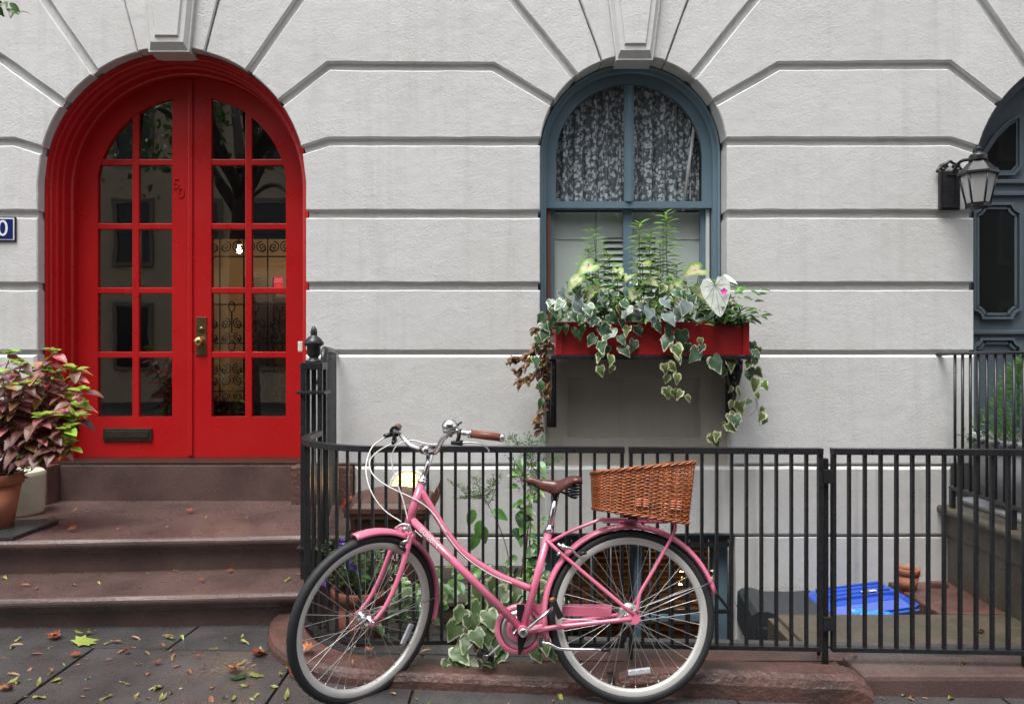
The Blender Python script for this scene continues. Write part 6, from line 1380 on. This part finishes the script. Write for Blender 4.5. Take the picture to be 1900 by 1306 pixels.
m = MB(); m.tube([(0, 0, 0), (.01, 0, .3), (0, 0, .55)], [.02, .014, .006], 7); m.build('trunk', mSTEMB, cn)
for _ in range(5200):
    h = random.random() ** 1.15; R_ = .31 * (1 - h) ** .62 + .03; a = random.uniform(0, 2 * pi); lump = 1 + .22 * sin(5 * a + 9 * h) + .14 * sin(11 * a - 17 * h); r = R_ * lump * (0.55 + .45 * sqrt(random.random()))
    p = Vector((3.35 + r * cos(a), 4.98 + r * sin(a), .80 + h * .60)); its.append((p, Vector((cos(a), sin(a), random.uniform(.1, 1.2))), rv() + Vector((0, -.4, .5)), random.uniform(.018, .038)))
leafmass(its, leafm('conifer_green', (0.10, 0.24, 0.05), None, rough=.5, ns=5, var=.3, trans=.3), cn, 'foliage')
# ================================================================ FALLEN LEAVES
mYL = leafm('fallen_yellow_green', (0.29, 0.34, 0.07), (0.36, 0.35, 0.11), .7, 1.1, rough=.35, ns=5, var=.35, trans=.1); mMR = leafm('fallen_rust', (0.33, 0.09, 0.035), (0.22, 0.065, 0.03), .7, 1.0, rough=.4, ns=5, var=.35, trans=.1); mTAN = leafm('fallen_tan', (0.40, 0.20, 0.10), (0.34, 0.15, 0.08), .7, 1., rough=.4, ns=5, var=.3, trans=.1); mGN = leafm('fallen_green', (0.05, 0.12, 0.03), None, rough=.4, ns=5, var=.3)
FL_ = {'y': [leaf_mesh('leaflet', LEAFLET, mYL, fold=f_, droop=d_, wav=.08) for f_, d_ in ((.8, .35), (.3, -.4), (.1, .2))], 'r': [leaf_mesh('maple', MAPLE, mMR, fold=f_, droop=d_, wav=.12) for f_, d_ in ((.5, -.5), (.3, .5), (.1, -.2))], 't': [leaf_mesh('leaflet', LEAFLET, mTAN, fold=.5, droop=.2)], 'g': [leaf_mesh('maple', MAPLE, mGN, fold=.15, droop=.1)], 'p': [leaf_mesh('maple', MAPLE, mYL, fold=.1, droop=.15)]}
LAB = {'y': ('small yellow green leaflet fallen on %s', 'yellow green leaflets fallen on %s'), 't': ('narrow tan leaflet fallen on %s', 'tan leaflets fallen on %s'), 'r': ('curled rust red maple leaf fallen on %s', 'rust red leaves fallen on %s'), 'g': ('dark green lobed leaf fallen on %s', 'green lobed leaves on %s'), 'p': ('pale yellow lobed leaf fallen on %s', 'pale lobed leaves on %s')}
def fallen(x, y, z, k, s, where):
    where = where or zone(x, y)
    me = random.choice(FL_[k]); o = bpy.data.objects.new('fallen_leaf', me); link(o); o.location = (x, y, z + .004 + (.012 if k == 'r' else .002)); o.rotation_euler = (random.uniform(-.15, .15), random.uniform(-.15, .15), random.uniform(0, 6.28)); o.scale = (s,) * 3
    tag(o, LAB[k][0] % where, 'leaf', LAB[k][1] % where)
W0 = None
def zone(X, Y):
    if Y > 3.62: return 'the narrow flagstones at the foot of the stoop'
    if X < -1.93: return 'the flagstone before the potted coleus'
    if X < -0.97: return 'the large flagstone before the steps'
    if X < -0.28: return 'the pavement under the front wheel'
    if X < 0.75: return 'the pavement between the bicycle wheels'
    return 'the pavement before the gate'
def ground(xp, yp):
    D = F * EYE / (yp - CY)
    for _ in range(4): X = (xp - CX) * D / F; D = F * (EYE - zg(X)) / (yp - CY)
    return (xp - CX) * D / F, D
spots = [(468, 1218, 'r', .07), (434, 1243, 'r', .06), (547, 1262, 'r', .09), (112, 1183, 'r', .06), (92, 1185, 'r', .04), (135, 1222, 'r', .04), (55, 1216, 't', .06), (225, 1192, 't', .05), (140, 1196, 'p', .10), (243, 1182, 't', .05), (172, 1174, 'y', .07), (180, 1172, 'y', .04), (320, 1186, 'y', .05), (300, 1182, 't', .05), (335, 1180, 'y', .04), (210, 1190, 'y', .04), (445, 1190, 'y', .04), (405, 1204, 'y', .04), (455, 1228, 'y', .04), (488, 1213, 'y', .04), (218, 1214, 't', .045), (268, 1210, 't', .045), (325, 1214, 't', .045), (320, 1240, 't', .04), (348, 1244, 't', .045), (272, 1255, 't', .05), (100, 1248, 'y', .035), (112, 1262, 'p', .04), (230, 1273, 'y', .03), (210, 1291, 'y', .05), (285, 1284, 'y', .07), (300, 1277, 'y', .045), (315, 1290, 'y', .03), (295, 1302, 'y', .04), (392, 1280, 't', .05), (390, 1293, 't', .06), (438, 1292, 'y', .05), (442, 1276, 'y', .04), (445, 1262, 'g', .06), (470, 1257, 'p', .06), (482, 1288, 'y', .05), (85, 1297, 'y', .06), (70, 1275, 'y', .05), (30, 1272, 'y', .05), (12, 1272, 'y', .05), (18, 1200, 't', .05), (20, 1206, 'y', .05), (60, 1240, 't', .04), (40, 1183, 'y', .04), (505, 1200, 'r', .04), (520, 1250, 'y', .04), (540, 1244, 'p', .05), (500, 1275, 'y', .04), (530, 1300, 'y', .06), (15, 1252, 't', .05), (3, 1285, 'r', .05),
         (690, 1262, 'p', .08), (672, 1262, 'p', .06), (712, 1252, 'y', .03), (830, 1272, 'y', .04), (972, 1276, 'y', .045), (1035, 1290, 'y', .05), (1070, 1272, 'y', .04), (1270, 1284, 'y', .05), (1018, 1262, 't', .045), (885, 1262, 'r', .06), (895, 1268, 'r', .05), (870, 1262, 'r', .04), (1675, 1293, 'y', .05), (1690, 1297, 'y', .04), (1640, 1290, 't', .04), (1760, 1300, 'y', .05), (1500, 1295, 'y', .045), (735, 1290, 't', .03), (620, 1288, 't', .035), (775, 1300, 'y', .03)]
for xp, yp, k, s in spots: X, Y = ground(xp, yp); fallen(X, Y, zg(X), k, s * 1.1, W0)
for _ in range(45): X, Y = ground(random.uniform(0, 520), random.uniform(1180, 1306)); fallen(X, Y, zg(X), random.choice('yyyttr'), random.uniform(.018, .035), W0)
for _ in range(14): X, Y = ground(random.uniform(560, 1850), random.uniform(1296, 1306)); fallen(X, Y, zg(X), random.choice('yyt'), random.uniform(.02, .04), W0)
W1 = 'the brownstone steps'
for xp, yp, k, s, z in ((130, 988, 'r', .05, .38), (355, 953, 'r', .05, .38), (315, 977, 'y', .03, .38), (222, 981, 't', .04, .38), (145, 945, 't', .04, .38), (47, 977, 't', .05, .38), (385, 960, 'y', .03, .38), (388, 975, 'y', .025, .38), (455, 963, 'y', .025, .38), (470, 927 + 8, 't', .03, .38), (75, 965, 'y', .06, .38), (68, 970, 'g', .06, .38), (270, 1067, 'y', .035, .19), (140, 1088, 'y', .05, .19), (55, 1088, 't', .05, .19), (65, 1095, 't', .04, .19), (432, 1062, 'r', .035, .19), (370, 1081, 'r', .03, .19), (330, 1059 + 3, 'y', .04, .19), (5, 1073, 'y', .05, .19), (540, 1074, 'y', .06, .19), (550, 1068, 't', .04, .19), (180, 1082, 'y', .03, .19), (288, 1090, 't', .02, .19)):
    D = F * (EYE - z) / (yp - CY); fallen((xp - CX) * D / F, D, z + .002, k, s, W1)
W2 = 'the stone behind the gate'
for xp, yp, k, s, z in ((1808, 1173, 'r', .06, -.14), (1780, 1232, 'y', .05, .045), (1578, 1220, 't', .05, .045), (1690, 1180, 't', .03, -.14), (1720, 1160, 't', .03, -.14)):
    D = F * (EYE - z) / (yp - CY); fallen((xp - CX) * D / F, D, z + .002, k, s, W2)
W3 = 'the worn kerb stone'
for xp, yp, k, s in ((580, 1206, 'r', .06), (690, 1214, 'r', .04), (660, 1205, 'y', .04), (800, 1209, 't', .05), (655, 1228, 't', .03), (740, 1205, 't', .04)):
    z = .085; D = F * (EYE - z) / (yp - CY); fallen((xp - CX) * D / F, D, z + .006, k, s, W3)
# ================================================================ ACROSS THE STREET (seen mirrored in the glass)
def brick(name, c, c2, mortar):
    m, t, b = nodes(name); co = t.nodes.new('ShaderNodeNewGeometry').outputs['Position']; mp = t.nodes.new('ShaderNodeMapping'); mp.inputs['Rotation'].default_value = (radians(90), 0, 0); t.links.new(co, mp.inputs[0])
    br_ = N(t, 'ShaderNodeTexBrick', Scale=4.0); br_.inputs['Color1'].default_value = (*c, 1); br_.inputs['Color2'].default_value = (*c2, 1); br_.inputs['Mortar'].default_value = (*mortar, 1); t.links.new(mp.outputs[0], br_.inputs['Vector']); t.links.new(br_.outputs[0], b.inputs['Base Color']); b.inputs['Roughness'].default_value = .8; return m
mBRK = brick('tan_brick', (.55, .43, .28), (.48, .37, .24), (.55, .48, .36)); mBRK2 = brick('dark_brick', (.10, .055, .045), (.08, .045, .038), (.12, .09, .08))
mBRK3 = mat('stone_trim', (.22, .17, .13), .7); mPANE = mat('far_window_glass', (.02, .025, .03), .08)
def far_house(X, wd, h, mt, label, YF=-13.0):
    o = thing('opposite_house', (X, YF, -.16), label, 'house')
    m = MB(); m.box(-wd / 2, wd / 2, -8, 0, 0, h); m.build('wall', mt, o)
    m = MB(); m.box(-wd / 2 - .1, wd / 2 + .1, -8.1, .45, h, h + .5, .05); m.build('cornice', mBRK2, o)
    n = int(wd / 2.1)
    for fl_ in range(int((h - .8) / 3.2)):
        for i in range(n):
            x = -wd / 2 + (i + .5) * wd / n; z = 1.1 + fl_ * 3.2
            m = MB(); m.ring([(x - .62, z - .1), (x + .62, z - .1), (x + .62, z + 2.0), (x - .62, z + 2.0)], [(x - .5, z), (x + .5, z), (x + .5, z + 1.85), (x - .5, z + 1.85)], .001, .08); w_ = m.build('window', mBRK3, o)
            m = MB(); m.box(x - .5, x + .5, .005, .03, z, z + 1.85); m.box(x - .5, x + .5, .0305, .06, z + .9, z + .96); m.build('pane', mPANE, w_)
    return o
far_house(-9.6, 6.4, 14.2, mBRK, 'tan brick row house across the street mirrored in the red door')
far_house(-2.9, 6.6, 13.2, mBRK2, 'dark brick row house across the street between tan and low houses')
far_house(3.9, 6.6, 12.4, mBRK2, 'lower dark brick row house across the street facing the window')
far_house(10.8, 6.8, 13.6, mBRK, 'tan brick row house across the street beyond the lantern')
far_house(17.8, 6.8, 12.6, mBRK2, 'dark brick row house across the street furthest along beyond the lantern')
far_house(-16.4, 6.8, 12.8, mBRK2, 'dark brick row house across the street furthest along beyond the stoop')
mBARK = mat('bark', (.045, .038, .03), .9, c2=(.03, .025, .02), vs=9, bump=.02, bs=18)
mTL = leafm('street_tree_leaf', (0.075, 0.14, 0.03), None, rough=.45, ns=3, var=.3, trans=.3)
def tree(X, Y, h, R_, nl, label, extra=None):
    o = thing('street_tree', (X, Y, -.12), label, 'tree'); its = []; m = MB(); m.tube(crom([(0, 0, 0), (.03, .02, 1.5), (-.02, .05, 3.2), (.05, 0, 4.6)], 5), [.30 - .010 * i for i in range(16)], 12); m.build('trunk', mBARK, o)
    br_ = MB(); ends = []
    for k in range(11):
        a = k * 2.4; e = Vector((cos(a) * R_ * .75, sin(a) * R_ * .75, h * (.62 + .3 * random.random()))); b_ = Vector((0, 0, 3.8 + 1.0 * random.random())); mid = b_.lerp(e, .5) + Vector((0, 0, .5)); br_.tube(crom([b_, mid, e], 5), [.10 - .008 * i for i in range(11)], 7); ends += [e, mid, mid.lerp(e, .5)]
    br_.build('limbs', mBARK, o)
    cl = [e + rv(.9) for e in ends for _ in range(3)]
    for _ in range(nl): c = random.choice(cl); p = c + Vector((random.gauss(0, .5), random.gauss(0, .5), random.gauss(0, .36))) + o.location; its.append((p, rv() + Vector((0, 0, -.6)), rv() + Vector((0, 0, .6)), random.uniform(.10, .19)))
    leafmass(its, mTL, o, 'crown', OVATE); return o
t1 = tree(-4.7, -2.4, 9.6, 3.2, 3000, 'street tree with a thick trunk at the kerb mirrored in the red door')
tree(4.6, -2.5, 9.8, 3.2, 3000, 'street tree at the kerb mirrored in the arched window')
# one low twig of the first tree reaches into the picture at the top left corner
m = MB(); tw = [Vector((-4.7, -2.4, 4.0)), Vector((-3.6, -.5, 3.9)), Vector((-2.7, 1.6, 3.3)), Vector((-2.25, 2.7, 2.98)), Vector((-2.06, 2.95, 2.80)), Vector((-1.96, 3.0, 2.74))]
m.tube([q - t1.location for q in crom(tw, 6)], [.04 - .0012 * i for i in range(31)], 6); m.build('low_branch', mBARK, t1)
TL = leaf_mesh('leaf', OVATE, leafm('lit_tree_leaf', (0.10, 0.20, 0.05), None, rough=.4, ns=6, var=.2, trans=.35), fold=.2, droop=.3)
for x, y in ((3, 12), (12, 18), (25, 20), (35, 22), (8, 4), (18, 6), (-8, 10), (-15, 20)): leaf(t1, TL, px(x, y, 3.0), Vector((random.uniform(-.2, 1), random.uniform(-.5, .5), random.uniform(-.6, .1))), Vector((random.uniform(-.4, .4), -.8, .6)), .045)
